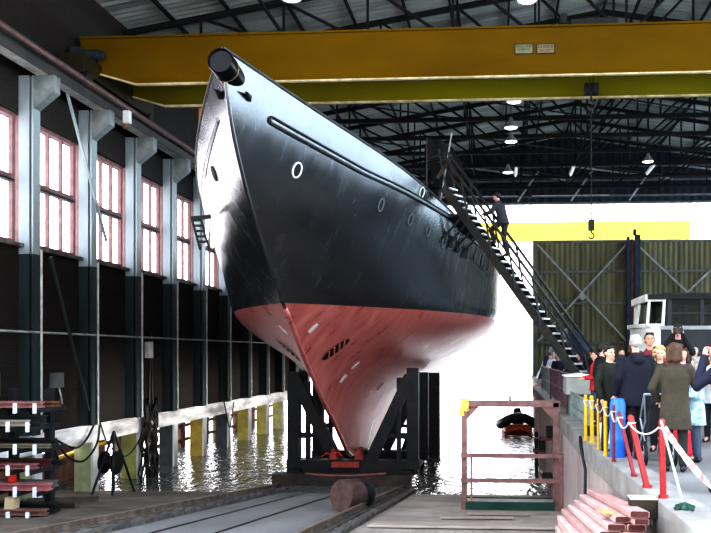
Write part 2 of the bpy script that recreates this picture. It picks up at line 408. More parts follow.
# --- roof, gable walls, trusses
XE, XR, XO = -13.8, 4.4, 22.6; ZE, ZRG = 13.4, 16.4
def zroof(x): return ZE + (ZRG - ZE) * (1 - abs(x - XR) / (XR - XE))
M_roof = mat('grey corrugated roof', (.40, .42, .40), .55, var=.25, scale=1.5, metal=.2, stretch=(.2, 2, 1), dirt=(.05, .06, .06), dirt_amt=.6)
rf = MB(); vs = []; n = int((YEND - 8.5) / .16)
for i in range(n + 1):
    y = 9 + .16 * i; dz = .045 if i % 2 else 0
    for x in (XE, XR, XO): vs.append((x, y, zroof(x) + dz))
fs = []
for i in range(n):
    for j in (0, 1): fs.append((i * 3 + j, i * 3 + j + 1, (i + 1) * 3 + j + 1, (i + 1) * 3 + j))
rf.add(vs, fs)
struct('ceiling', rf, M_roof, 'underside of the corrugated pitched roof', 'ceiling')
def truss(y, k):
    t = thing('roof_truss', 'dark steel lattice roof truss spanning the hall', 'truss', (XR, y, 12.6), group='roof trusses', kind='structure')
    ch = MB(); zb = 12.6
    ch.bar((XE, y, zb), (XO, y, zb), .14, .2)
    ch.build('bottom_chord', M_trusst, t)
    ch = MB()
    ch.bar((XE, y, ZE - .25), (XR, y, ZRG - .25), .14, .2); ch.bar((XR, y, ZRG - .25), (XO, y, ZE - .25), .14, .2)
    ch.build('top_chord', M_trusst, t)
    w = MB(); N = 12; xs = [XE + (XO - XE) * i / N for i in range(N + 1)]
    for i, x in enumerate(xs):
        w.bar((x, y, zb), (x, y, zroof(x) - .25), .08, .08)
        if i < N:
            x2 = xs[i + 1]
            if i < N // 2: w.bar((x, y, zroof(x) - .25), (x2, y, zb), .09, .09)
            else: w.bar((x, y, zb), (x2, y, zroof(x2) - .25), .09, .09)
    w.build('web', M_trusst, t)
for k, y in enumerate(COLY):
    if 25 < y < 54: truss(y + .6, k)
pu = MB()
for i in range(1, 18):
    x = XE + (XO - XE) * i / 18; pu.bar((x, 9, zroof(x) - .12), (x, YEND, zroof(x) - .12), .08, .14)
struct('trim_6', pu, M_trusst, 'dark purlins running the length of the roof', 'trim')
# bracing laid out between the trusses in the plane of the bottom chords
br = MB(); ys = [y + .6 for y in COLY if 25 < y < 54]
for i in range(0, len(ys) - 1, 2):
    for j in range(6):
        x0 = XE + 6 * j; br.bar((x0, ys[i], 12.62), (x0 + 6, ys[i + 1], 12.62), .06, .06); 
for x in (-7.6, -1.6, 4.4, 10.4): br.bar((x, 24, 12.75), (x, YEND, 12.75), .07, .12)
struct('trim_7', br, M_trusst, 'thin braces between the roof trusses', 'trim')

# far gable: header above the open end, sliding gate on the right
g = MB(); vs = []; n = 130
for i in range(n + 1):
    x = XE + (XO - XE) * i / n; dy = .06 if i % 2 else 0
    vs += [(x, YEND + dy, 11.75), (x, YEND + dy, zroof(x))]
g.add(vs, [(2 * i, 2 * i + 2, 2 * i + 3, 2 * i + 1) for i in range(n)])
M_gable = mat('dark blue gable sheet', (.03, .036, .055), .6, var=.3, scale=1.5, stretch=(2, 1, .3))
struct('wall_far', g, M_gable, 'dark blue sheet-metal gable above the open end of the hall', 'wall')
g = MB()
for z in (11.82, 12.3, 12.9, 13.35, 14.3): g.box(XE, XO, YEND - .2, YEND - .03, z - .06, z + .06)
struct('trim_8', g, mat('grey girts', (.17, .19, .20), .6, var=.4, scale=2), 'grey horizontal girts across the far gable', 'trim')
g = MB()
for x in (-9, -2, 5, 12): 
    g.bar((x, YEND - .28, 14.25), (x + 6.6, YEND - .28, 13.35), .07, .1)
for x in (2.6, 6.2, 10.1): g.bar((x, YEND - .5, 13.9), (x - 1.4, YEND - .5, 11.9), .09, .12)
for x in (-11, -4, 1.2): g.box(x, x + 6.2, YEND - .26, YEND - .2, 12.28, 12.36)
struct('trim_9', g, mat('pale braces', (.50, .51, .50), .5, var=.3, scale=2), 'pale diagonal braces on the far gable', 'trim')

M_gate = mat('olive gate sheet', (.19, .175, .095), .65, var=.25, scale=1.2, stretch=(2, 1, .25), dirt=(.045, .04, .03), dirt_amt=.6)
M_gatef = mat('grey gate frame', (.16, .165, .16), .6, var=.3, scale=2)
def leaf(num, x0, x1, label):
    t = thing('door_%d' % num, label, 'gate', (x0, YEND, 0), kind='structure')
    a = MB(); vs = []; n = int((x1 - x0) / .17)
    for i in range(n + 1):
        x = x0 + (x1 - x0) * i / n; dy = -.05 if i % 2 else 0
        vs += [(x, YEND + dy, 0.02), (x, YEND + dy, 9.2)]
    a.add(vs, [(2 * i, 2 * i + 2, 2 * i + 3, 2 * i + 1) for i in range(n)]); a.build('door_panel', M_gate, t)
    a = MB()
    for z in (.1, 2.3, 5.0, 7.15, 9.2): a.box(x0, x1, YEND - .2, YEND - .06, z - .07, z + .07)
    for x in (x0 + .07, x1 - .07): a.box(x - .09, x + .09, YEND - .22, YEND - .06, .02, 9.25)
    a.build('door_frame', M_gatef, t)
    a = MB(); xm = (x0 + x1) / 2
    for (p, q_) in (((x0 + .3, 9.0), (x1 - .3, 2.4)), ((x1 - .3, 9.0), (x0 + .3, 2.4))):
        a.bar((p[0], YEND - .27, p[1]), (q_[0], YEND - .27, q_[1]), .09, .12)
    a.prism([(xm - .35, YEND - .3, 5.4), (xm, YEND - .3, 5.75), (xm + .35, YEND - .3, 5.4), (xm, YEND - .3, 5.2)], (0, -.03, 0))
    a.build('cross_brace', mat('pale gate brace', (.36, .37, .35), .6, var=.3, scale=2), t)
leaf(1, 2.25, 8.86, 'olive corrugated sliding gate leaf with crossed braces beside the open water')
leaf(2, 8.88, 16.3, 'olive corrugated sliding gate leaf behind the old vehicle')
leaf(3, 16.4, 22.3, 'olive corrugated sliding gate leaf against the far corner')
t = thing('gate_post', 'dark blue double gate post with a red cable run between the gate leaves', 'post', (9, YEND, 0), kind='structure')
a = MB(); a.box(8.52, 8.72, YEND - .45, YEND - .25, 0, 9.45); a.box(9.05, 9.42, YEND - .5, YEND - .25, 0, 9.6); a.build('post', mat('dark blue post', (.03, .045, .075), .6, var=.3), t)
a = MB(); a.box(8.82, 8.9, YEND - .5, YEND - .42, 0, 9.3); a.build('cable_run', M_maroon, t)
a = MB(); a.box(8.95, 9.15, YEND - .5, YEND - .3, 9.55, 9.95); a.build('post_cap', M_black, t)

# right-hand wall, unseen; tinted window band added to brighten the hull's reflection
g = MB(); g.box(22.3, 22.6, 8, YEND, 0, 3.7); g.box(22.3, 22.6, 8, YEND, 12.6, 13.4)
for y in COLY: g.box(22.2, 22.6, y - .2, y + .2, 3.7, 12.6)
struct('wall_right', g, M_brick, 'brick wall with an added window band on the quay side of the hall', 'wall')
g = MB(); g.box(22.42, 22.44, 8, YEND, 3.7, 12.6)
o = g.build('window_40', glassmat('bluish glass', (.82, .92, 1.0), .03)); tag(o, 'unseen bluish window band added for the ship hull reflection', 'window', kind='structure')
# ------------------------------------------------------------------ the ship: lines plan as level curves (level, stem Y, half breadth, length of entry, fullness)
AX=-5.5
HT=[ # zl, Ys, bm, L, p
(-2.35,30.2,0.14,4,1.5),
(-2.16,29.11,0.18,5,1.5),
(-1.50,27.7,0.36,9,1.6),
(-0.73,26.3,0.7,12,1.7),
(-0.07,24.9,1.15,13,1.8),
(0.72,23.45,2.1,15,2.1),
(1.27,22.5,3.1,16.5,2.3),
(1.83,21.6,4.1,17.5,2.5),
(2.38,20.8,4.9,18.5,2.65),
(2.85,20.01,5.25,20,2.75),
(3.5,19.2,5.42,22,2.75),
(4.6,17.91,5.47,25,2.8),
(5.42,16.97,5.5,27,2.85),
(6.36,16.14,5.5,28,2.9),
(7.64,15.52,5.5,28,3.0)]
ZR=2.85; ZT=7.64
def _pchip(xs,ys,x):
    n=len(xs)
    h=[xs[i+1]-xs[i] for i in range(n-1)]; d=[(ys[i+1]-ys[i])/h[i] for i in range(n-1)]
    m=[0]*n; m[0]=d[0]; m[-1]=d[-1]
    for i in range(1,n-1):
        if d[i-1]*d[i]<=0: m[i]=0
        else:
            w1=2*h[i]+h[i-1]; w2=h[i]+2*h[i-1]; m[i]=(w1+w2)/(w1/d[i-1]+w2/d[i])
    i=0
    while i<n-2 and x>xs[i+1]: i+=1
    t=(x-xs[i])/h[i]; t=max(0,min(1,t))
    return ys[i]*(1+2*t)*(1-t)**2+h[i]*m[i]*t*(1-t)**2+ys[i+1]*t*t*(3-2*t)+h[i]*m[i+1]*t*t*(t-1)
_zx=[r[0] for r in HT]
def hrow(zl): return [_pchip(_zx,[r[k] for r in HT],zl) for k in (1,2,3,4)]
SHY=[15.5,16.4,17.5,19.2,21.5,24.2,28.3,33,44,56,70]
SHZ=[7.64,7.42,7.18,6.9,6.6,6.2,5.68,5.46,5.3,5.4,5.7]
def sheer(Y): return _pchip(SHY,SHZ,min(max(Y,15.5),70))
def hz(zl,Y):
    rise=.28*min(1,max(0,(Y-20)/15))
    if zl>ZR:
        w=(zl-ZR)/(ZT-ZR)
        return zl+w*(sheer(Y)-ZT)+(1-w)*rise
    return zl+rise*max(0,1-(ZR-zl)/3.3)
def hb(zl,Y,row=None):
    Ys,bm,L,p=row or hrow(zl)
    t=min(1,max(0,(Y-Ys)/L)); b=bm*(1-(1-t)**p)
    if Y>52:
        e=16 if zl>3.5 else 8+8*max(0,(zl+2.4)/6)
        b*=max(0.0,1-min(1,(Y-52)/e)**2)
    return b
def hpt(zl,Y,side=1): return (AX+side*hb(zl,Y),Y,hz(zl,Y))

def hnorm(zl, Y, side):
    e = .06
    a = Vector(hpt(zl + e, Y, side)) - Vector(hpt(zl - e, Y, side)); b = Vector(hpt(zl, Y + e, side)) - Vector(hpt(zl, Y - e, side))
    n = a.cross(b).normalized()
    return n if n.x * side > 0 else -n

def hull_material(name, top):
    m = bpy.data.materials.new(name); m.use_nodes = True
    nt = m.node_tree; L = nt.links; b = nt.nodes['Principled BSDF']
    tc = _n(nt, 'ShaderNodeTexCoord'); mp = _n(nt, 'ShaderNodeMapping'); mp.inputs['Scale'].default_value = (1.2, 2.2, .22); mp.inputs['Rotation'].default_value = (.25, 0, 0)
    L.new(tc.outputs['Object'], mp.inputs['Vector'])
    n1 = _n(nt, 'ShaderNodeTexNoise'); n1.inputs['Scale'].default_value = 1.6; n1.inputs['Detail'].default_value = 7; n1.inputs['Roughness'].default_value = .6
    L.new(mp.outputs[0], n1.inputs['Vector'])
    n2 = _n(nt, 'ShaderNodeTexNoise'); n2.inputs['Scale'].default_value = .55; n2.inputs['Detail'].default_value = 3
    L.new(tc.outputs['Object'], n2.inputs['Vector'])
    rp = _n(nt, 'ShaderNodeValToRGB'); e = rp.color_ramp.elements; e[0].position = .3; e[1].position = .72
    if top: e[0].color = (.006, .008, .009, 1); e[1].color = (.014, .018, .020, 1)
    else: e[0].color = (.30, .055, .045, 1); e[1].color = (.50, .17, .14, 1)
    L.new(n1.outputs['Fac'], rp.inputs['Fac']); L.new(rp.outputs['Color'], b.inputs['Base Color'])
    rr = _n(nt, 'ShaderNodeMapRange'); rr.inputs[1].default_value = .3; rr.inputs[2].default_value = .7
    rr.inputs[3].default_value = .21 if top else .26; rr.inputs[4].default_value = .29 if top else .42
    L.new(n1.outputs['Fac'], rr.inputs[0]); L.new(rr.outputs[0], b.inputs['Roughness'])
    b.inputs['IOR'].default_value = 2.25 if top else 2.1
    ad = _n(nt, 'ShaderNodeMath', operation='MULTIPLY_ADD'); ad.inputs[1].default_value = 1.6
    L.new(n2.outputs['Fac'], ad.inputs[0]); L.new(n1.outputs['Fac'], ad.inputs[2])
    bp = _n(nt, 'ShaderNodeBump'); bp.inputs['Strength'].default_value = .09 if top else .3; bp.inputs['Distance'].default_value = .05
    L.new(ad.outputs[0], bp.inputs['Height']); L.new(bp.outputs['Normal'], b.inputs['Normal'])
    return m
M_hull = hull_material('black hull paint', True); M_under = hull_material('red underwater paint', False)

ship = thing('ship', 'large black-and-red steel ship hull on the slipway, bow towards the viewer', 'ship', (AX, 29, -2.4))
lv = []
za = [r[0] for r in HT]
nlow = 26; nup = 22
for i in range(nlow): lv.append(-2.35 + (ZR + 2.35) * i / nlow)
for i in range(nup + 1): lv.append(ZR + (ZT - ZR) * i / nup)
ncol = 84; YE = 67.9
mb = MB(); grid = {}
for side in (-1, 1):
    for i, zl in enumerate(lv):
        row = hrow(zl)
        for j in range(ncol + 1):
            s = (j / ncol) ** 1.9; Y = row[0] + (YE - row[0]) * s
            if j == 0 and side == 1: grid[(side, i, 0)] = grid[(-1, i, 0)]; continue
            grid[(side, i, j)] = len(mb.v); mb.v.append((AX + side * hb(zl, Y, row), Y, hz(zl, Y)))
for side in (-1, 1):
    for i in range(len(lv) - 1):
        for j in range(ncol):
            f = [grid[(side, i, j)], grid[(side, i, j + 1)], grid[(side, i + 1, j + 1)], grid[(side, i + 1, j)]]
            mb.f.append(tuple(f if side == 1 else f[::-1])); mb.mi.append(1 if i < nlow else 0)
for j in range(ncol):   # keel bottom
    f = [grid[(1, 0, j)], grid[(-1, 0, j)], grid[(-1, 0, j + 1)], grid[(1, 0, j + 1)]]
    f = list(dict.fromkeys(f)); mb.f.append(tuple(f)); mb.mi.append(1)
hull = mb.build('hull', [M_hull, M_under], ship, smooth=True, autosmooth=50)
# stem bar, following the stem profile
pts = [(AX, hrow(z)[0] - .01, hz(z, hrow(z)[0])) for z in [-2.2 + (ZT + 2.2) * i / 40 for i in range(41)]]
a = MB(); a.tube(pts[20:], .045, 6); a.build('stem_bar', M_hull, ship, smooth=True)
a = MB(); a.tube(pts[:21], .07, 6); a.build('forefoot_bar', M_under, ship, smooth=True)
# deck and cap rail
a = MB(); ys = [16.3 + (66 - 16.3) * (i / 50) ** 1.4 for i in range(51)]
zz = lambda Y: sheer(Y) - .75
dk = []
for Y in ys: dk.append(max(.02, hb(6.6, Y) - .03))
vs = []
for Y, d in zip(ys, dk): vs += [(AX - d, Y, zz(Y)), (AX + d, Y, zz(Y))]
a.add(vs, [(2 * i, 2 * i + 1, 2 * i + 3, 2 * i + 2) for i in range(50)]); a.build('deck', mat('grey deck', (.18, .18, .17), .7), ship)
a = MB()
for side in (-1, 1): a.tube([(AX + side * (hb(ZT, Y) - .0), Y, sheer(Y)) for Y in [15.55 + 50 * (i / 60) ** 1.7 for i in range(61)]], .035, 6)
a.build('cap_rail', mat('cap rail paint', (.05, .055, .06), .4), ship, smooth=True)
# rubbing strake below the sheer, round nose at its fore end
def strake(side, rad):
    mb = MB()
    P = []; 
    for i in range(50):
        Y = 16.94 + (29 - 16.94) * i / 49; zl = 6.86 + .57 * min(1, max(0, (Y - 20) / 6)) ** 1.2
        P.append((zl, Y))
    for dz in (-.075, .075) if side > 0 else (0,):
        mb.tube([Vector(hpt(z + dz, Y, side)) + hnorm(z + dz, Y, side) * .02 for z, Y in P], rad, 6)
    z, Y = P[0]
    mb.tube([Vector(hpt(z + .075 * math.cos(t), Y - .07 * math.sin(t), side)) + hnorm(z, Y, side) * .02 for t in [PI * k / 8 for k in range(9)]], rad, 6)
    o = mb.build('rubbing_strake', mat('strake black', (.006, .007, .008), .5), ship, smooth=True)
    if side < 0: return
    mb = MB(); mb.tube([Vector(hpt(z, Y, side)) + hnorm(z, Y, side) * .008 for z, Y in P], .035, 6)
    mb.build('strake_face', mat('strake pale face', (.30, .35, .37), .35), o, smooth=True)
strake(1, .028); strake(-1, .010)
# bowsprit tube through the stem head
a = MB(); p0 = Vector((AX + .02, 15.36, 7.31)); d = Vector((0, 1, -.12)).normalized()
a.lathe([(0.02, 0.05), (.22, .05), (.245, 0), (.255, .03), (.255, .34), (.262, .345), (.262, .37), (.255, .375), (.255, 1.5)], p0, d, 32)
bs = a.build('bowsprit_tube', mat('glossy black tube', (.004, .0045, .005), .3, spec=.3), ship, smooth=True, autosmooth=35)
a = MB(); a.tube([p0 + d * .36 + Vector((math.cos(t) * .262, d.z * 0, math.sin(t) * .262)) for t in [2 * PI * k / 24 for k in range(24)]], .008, 5, closed=True)
a.build('brass_band', mat('dull brass', (.25, .17, .07), .4, metal=.5), bs)
# portholes and hawse pipes
def ring_on(zl, Y, side, rx, rz, name, ringm, lab=None):
    p = Vector(hpt(zl, Y, side)); n = hnorm(zl, Y, side)
    t = Vector((0, 0, 1)); t = (t - n * t.dot(n)).normalized(); u = n.cross(t)
    mb = MB(); ring = [p + n * .015 + u * (rx * math.cos(k * PI / 12)) + t * (rz * math.sin(k * PI / 12)) for k in range(24)]
    mb.add([p + n * .012] + ring, [(0, 1 + k, 1 + (k + 1) % 24) for k in range(24)])
    o = mb.build(name, M_dark, ship)
    if lab: o['label'] = lab
    if ringm: 
        mb = MB(); mb.tube(ring, .022, 6, closed=True); mb.build('rim', ringm, o, smooth=True)
M_dark = mat('dark opening', (.004, .004, .005), .6, var=.1)
ring_on(6.11, 17.96, 1, .13, .17, 'hawse_pipe', M_white, 'white-rimmed oval hawse pipe')
ring_on(6.3, 18.6, -1, .13, .17, 'hawse_pipe', M_black)
ring_on(7.37, 22.9, 1, .13, .15, 'fairlead', M_white, 'white-rimmed fairlead in the bulwark')
for zl, Y in ((6.2, 21.11), (6.23, 22.73), (6.2, 23.94), (6.14, 25.27)):
    ring_on(zl, Y, 1, .11, .17, 'porthole', mat('dull rim', (.12, .15, .16), .4))
for zl, Y in ((6.47, 26.62), (6.59, 27.93), (6.65, 28.9), (6.77, 30.26), (6.89, 31.96), (6.9, 33.8)):
    ring_on(zl, Y, 1, .17, .24, 'porthole', None)
# small chocks at the bow
for zl, Y, side in ((7.07, 16.25, 1), (7.07, 16.15, -1)):
    p = Vector(hpt(zl, Y, side)); n = hnorm(zl, Y, side); f = Vector((0, 1, -.15)).normalized()
    a = MB(); a.prism([p - f * .16 + n * .01, p + f * .14 + Vector((0, 0, .05)) + n * .01, p + f * .1 + Vector((0, 0, -.09)) + n * .01], n * .09); a.build('bow_chock', M_black, ship)
# bow thruster tunnel: oval opening behind slanting bars
def thruster(side, zl, Y):
    p = Vector(hpt(zl, Y, side)); n = hnorm(zl, Y, side)
    v = (Vector(hpt(zl + .25, Y + .1, side)) - Vector(hpt(zl - .25, Y - .1, side))).normalized(); u = n.cross(v).normalized()
    P = lambda a_, b_, h=.03: p + u * a_ + v * b_ + n * h
    c = [P(.2 * math.cos(t), .5 * math.sin(t)) for t in [2 * PI * k / 28 for k in range(28)]]
    mb = MB(); mb.add([P(0, 0)] + c, [(0, 1 + k, 1 + (k + 1) % 28) for k in range(28)])
    o = mb.build('thruster_opening', M_dark, ship)
    mb = MB()
    for k in (-.26, -.07, .12, .3):
        w = .2 * math.sqrt(1 - (k / .5) ** 2); mb.bar(P(-w, k - .06, .04), P(w, k + .06, .04), .06, .02, n)
    mb.build('grille_bars', M_under, o)
thruster(1, 1.66, 23.2); thruster(-1, 1.62, 23.4)
M_anode = mat('zinc anode', (.42, .40, .38), .6, var=.2)
for zl, Y, side in ((2.24, 21.6, 1), (1.15, 25.2, 1), (.75, 25.2, 1), (.3, 30.0, 1), (2.2, 21.8, -1), (1.1, 25.6, -1)):
    p = Vector(hpt(zl, Y, side)); n = hnorm(zl, Y, side); v = (Vector(hpt(zl + .2, Y, side)) - Vector(hpt(zl - .2, Y, side))).normalized()
    a = MB(); a.bar(p - v * .16 + n * .02, p + v * .16 + n * .02, .09, .05, n); a.build('anode', M_anode, ship)
# boarding step bracket hanging off the port side
a = MB(); p = Vector((-7.78, 20.3, 5.05))
for dx in (0, .24): a.bar(p + Vector((dx - .2, 0, 0)), p + Vector((dx + .02, 0, -.8)), .04, .05)
for k in range(5): a.bar(p + Vector((-.2 + .2 * k / 5, 0, -.7 * k / 5 - .03)), p + Vector((.06 + .2 * k / 5, 0, -.7 * k / 5 - .03)), .03, .06)
a.bar(p + Vector((-.22, 0, .02)), p + Vector((.3, 0, .06)), .07, .1)
a.build('side_steps', M_black, ship)['label'] = 'small black step bracket'
# fine vertical lines on the port bow
a = MB(); a.tube([Vector(hpt(z, Y, -1)) + hnorm(z, Y, -1) * .006 for z, Y in [(6.8 - .12 * i / 14, 16.75 + 3.1 * i / 14) for i in range(15)]], .012, 4); a.build('draught_line', M_black, ship)
# channel platform with struts and shrouds plates, starboard, beside the gangway
a = MB(); Ys = [25.0, 25.6, 26.2, 26.8, 27.6]
a.prism([Vector(hpt(7.25, Y, 1)) for Y in Ys] + [Vector(hpt(7.25, Y, 1)) + Vector((.42, -.05, .02)) for Y in Ys[::-1]], (0, 0, .09))
ch = a.build('channel', M_black, ship)
for Y in (25.1, 25.7, 26.4, 27.2):
    a = MB(); q0 = Vector(hpt(7.25, Y, 1)) + Vector((.4, 0, 0)); q1 = Vector(hpt(6.45, Y + .1, 1)) + hnorm(6.45, Y, 1) * .03
    a.bar(q0, q1, .07, .06); a.bar(q1 + Vector((0, 0, .15)), q1 - Vector((0, 0, .25)), .1, .05); a.build('strut', M_black, ch)

# ------------------------------------------------------------------ launching cradle
CX = -5.3
cr = thing('launching_cradle', 'black steel launching cradle with slanting props carrying the ship', 'cradle', (CX, 29, -2.9))
M_crad = mat('cradle black steel', (.012, .015, .017), .5, var=.4, scale=3, dirt=(.04, .03, .025))
for yb in (28.7, 32.6):
    for s, nm in ((-1, 'post'), (1, 'post')):
        xo = CX + s * 2.32
        a = MB(); ztop = (1.05 if s > 0 else .9) if yb < 30 else (.8 if s > 0 else .42)
        a.box(min(xo + s * .06, xo - s * .36), max(xo + s * .06, xo - s * .36), yb - .2, yb + .2, -2.6, ztop)
        a.box(xo - s * .66 - .07, xo - s * .66 + .07, yb - .12, yb + .12, -2.4, ztop - .35)
        a.box(min(xo, xo - s * .62), max(xo, xo - s * .62), yb - .1, yb + .1, ztop - .55, ztop - .35); a.box(min(xo, xo - s * .62), max(xo, xo - s * .62), yb - .1, yb + .1, -1.5, -1.3)
        a.build('post', M_crad, cr)
        a = MB(); a.bar((xo - s * .25, yb, ztop - .3), (CX + s * .6, yb, -2.35), .40, .42, (0, 1, 0)); a.bar((xo - s * .55, yb, -1.4), (xo - s * 1.25, yb, -1.4), .1, .14); a.build('diagonal_prop', M_crad, cr)
    a = MB(); a.box(CX - 2.38, CX + 2.38, yb - .3, yb + .3, -2.75, -2.27 if yb < 30 else -2.40); a.build('base_beam', M_crad, cr)
for s in (-1, 1):
    a = MB(); a.box(CX + s * 2.0 - .2, CX + s * 2.0 + .2, 28, 34, -2.86, -2.56); a.build('side_beam', M_crad, cr)
    for yw in (28.35, 33.4):
        a = MB(); a.cyl((CX + s * 2.0 - .14, yw, -2.85), (CX + s * 2.0 + .14, yw, -2.85), .2, n=16); a.build('wheel', M_rust, cr)
a = MB(); a.box(AX - .5, AX + .5, 28.2, 29.0, -2.5, -2.30)
for s in (-1, 1): a.prism([(AX + s * .3, 28.3, -2.23), (AX + s * .62, 28.3, -2.23), (AX + s * .50, 28.3, -1.8), (AX + s * .40, 28.3, -1.85)], (0, .5, 0))
a.build('keel_block', mat('red keel block', (.30, .055, .04), .6, var=.3, scale=4), cr)
a = MB(); a.tube([(CX - 1.1, 28.35, -2.15), (CX - .9, 28.3, -2.0), (CX - .7, 28.32, -2.05), (CX - .5, 28.3, -1.95), (CX - .35, 28.35, -2.1)], .03, 6); a.build('red_hose', M_red, cr)
t = thing('cradle_sill', 'low rusty cross beam lying in the water in front of the cradle', 'beam', (CX, 27.9, -3.1))
a = MB(); a.box(CX - 2.6, CX + 2.25, 27.3, 27.75, -3.2, -2.62); a.build('beam', mat('wet dark beam', (.035, .03, .028), .5, var=.4, scale=4, dirt=(.12, .06, .045)), t)
a = MB(); a.tube([(CX - 1.4, 27.28, -2.58), (CX - .6, 27.26, -2.64), (CX + .3, 27.26, -2.64), (CX + 1.4, 27.28, -2.55)], .035, 6); a.build('pipe', mat('reddish pipe', (.3, .12, .1), .5), t)
t = thing('launching_cradle', 'second black cradle post standing behind the cradle on the quay side', 'cradle', (-2.8, 36, -3.5))
a = MB(); a.box(-3.35, -2.72, 35.8, 36.4, -4.3, .70); a.build('post', M_crad, t)
a = MB(); a.bar((-3.2, 36.1, .4), (-4.7, 36.1, -3.9), .3, .3, (0, 1, 0)); a.build('diagonal_prop', M_crad, t)

# ------------------------------------------------------------------ overhead crane
cr = thing('overhead_crane', 'long yellow overhead travelling crane above the ships bow', 'crane', (4, 25.5, 10))
x0, x1 = -13.42, 22.0
def girder(y0, y1, zb, zt, nm, gm):
    a = MB(); a.prism([(x0 + .05, y0, zb + .55), (x0 + 1.9, y0, zb), (x1, y0, zb), (x1, y0, zt), (x0 + .05, y0, zt)], (0, y1 - y0, 0)); o = a.build(nm, gm, cr, bevel=.01)
    a = MB(); a.box(x0 + 1.9, x1, y0 - .11, y0 + .02, zb - .05, zb); a.bar((x0 + .05, y0 - .04, zb + .52), (x0 + 1.9, y0 - .04, zb - .025), .13, .05); a.build('bottom_flange', M_flange, o)
    a = MB(); a.box(x0 + .05, x1, y0 - .06, y1 + .06, zt, zt + .06); a.build('top_flange', gm, o)
    return o
g1 = girder(24.75, 25.0, 10.12, 11.6, 'front_girder', M_yellow)
g2 = girder(26.95, 27.2, 10.12, 11.6, 'rear_girder', mat('greenish crane yellow', (.19, .17, .003), .6, var=.3, scale=.35, spec=.25, dirt=(.08, .05, .002), dirt_amt=.7, stretch=(.35, 1, 1)))
a = MB(); a.box(x0, x0 + .75, 23.6, 28.6, 10.15, 10.75); a.build('end_carriage', mat('dark ochre carriage', (.03, .022, .01), .5, var=.3), cr)
for y in (23.9, 28.3):
    a = MB(); a.cyl((x0 + .6, y, 10.08), (x0 + .8, y, 10.08), .2, n=18); a.build('wheel', M_black, cr)
a = MB(); a.cyl((x0 + .0, 24.4, 10.95), (x0 + .85, 24.4, 10.95), .17, n=14); a.box(x0, x0 + .35, 24.2, 24.65, 10.6, 11.15); a.cyl((x0 + .85, 24.4, 10.95), (x0 + 1.0, 24.4, 10.95), .12, n=14); a.build('drive_motor', mat('dark blue motor', (.03, .04, .055), .5, var=.3), cr)
a = MB(); a.box(2.2, 3.6, 24.9, 27.3, 11.68, 11.9); a.cyl((2.1, 26.1, 12.1), (3.1, 26.1, 12.1), .24, n=18); a.box(3.15, 3.75, 25.8, 26.4, 11.9, 12.3); a.box(1.9, 2.1, 25.2, 27.0, 11.9, 12.2)
tr = a.build('hoist_trolley', M_black, cr)
hk = Vector((2.95, 26.15, 0))
a = MB()
for dx in (-.06, .06): a.tube([(hk.x + dx, hk.y, 11.7), (hk.x + dx, hk.y, 10.35)], .015, 5)
a.build('hoist_rope', M_black, cr)
a = MB(); a.box(hk.x - .22, hk.x + .22, hk.y - .12, hk.y + .12, 9.95, 10.3); a.cyl((hk.x - .1, hk.y - .16, 10.1), (hk.x - .1, hk.y + .16, 10.1), .13, n=14); a.cyl((hk.x + .1, hk.y - .16, 10.1), (hk.x + .1, hk.y + .16, 10.1), .13, n=14)
hb_ = a.build('hook_block', M_black, cr)
a = MB(); a.tube([(hk.x, hk.y, 9.97), (hk.x, hk.y, 9.75)] + [(hk.x + .12 * math.sin(t), hk.y, 9.62 + .12 * math.cos(t)) for t in [.2 + 4.2 * k / 12 for k in range(13)]], .035, 8); a.build('hook', M_black, hb_)
# sling chain hanging from the hook, and the pendant at its end
a = MB()
zc = 9.6
while zc > 5.9:
    a.tube([(hk.x + .022 * math.cos(t) * (1 if int(zc * 9) % 2 else .3), hk.y + .022 * math.cos(t) * (.3 if int(zc * 9) % 2 else 1), zc + .045 * math.sin(t)) for t in [2 * PI * k / 6 for k in range(6)]], .011, 4, closed=True); zc -= .085
a.tube([(hk.x, hk.y, 9.6), (hk.x, hk.y, 5.9)], .012, 4)
o = a.build('sling_chain', M_black, origin=(hk.x, hk.y, 5.9)); tag(o, 'thin dark chain hanging from the crane hook', 'chain')
t = thing('hanging_crane_hook', 'small dark hook and pendant block at the foot of the hanging chain', 'hook', (hk.x, hk.y, 5.3))
a = MB(); a.box(hk.x - .1, hk.x + .1, hk.y - .07, hk.y + .07, 5.55, 5.9); a.build('block', M_black, t)
a = MB(); a.tube([(hk.x, hk.y, 5.56), (hk.x, hk.y, 5.48)] + [(hk.x + .09 * math.sin(q_), hk.y, 5.38 + .09 * math.cos(q_)) for q_ in [.2 + 4.2 * k / 10 for k in range(11)]], .028, 7); a.build('hook', M_black, t)
# load plates
def plate(x0_, x1_, z0_, z1_, lines, col):
    a = MB(); a.box(x0_, x1_, 24.722, 24.748, z0_, z1_); o = a.build('load_plate', M_black, cr)
    a = MB(); a.box(x0_ + .025, x1_ - .025, 24.712, 24.722, z0_ + .025, z1_ - .025); a.build('plate_face', mat(col[0], col[1], .5, var=.15, scale=8), o)
    zc = z1_ - .04
    for txt, size in lines:
        c = bpy.data.curves.new('lettering', 'FONT'); c.body = txt; c.size = size; c.align_x = 'CENTER'; c.align_y = 'TOP'; c.extrude = .001; c.space_character = 1.05
        f = bpy.data.objects.new('lettering', c); COL.objects.link(f); f.parent = o
        f.location = Vector(((x0_ + x1_) / 2, 24.708, zc)) - Vector(cr.location); f.rotation_euler = (PI / 2, 0, 0); c.materials.append(M_black); zc -= size * 1.05
        me_ = bpy.data.meshes.new_from_object(f.evaluated_get(bpy.context.evaluated_depsgraph_get())); g_ = bpy.data.objects.new('lettering', me_); COL.objects.link(g_)
        g_.parent = o; g_.location = f.location; g_.rotation_euler = f.rotation_euler; bpy.data.objects.remove(f)
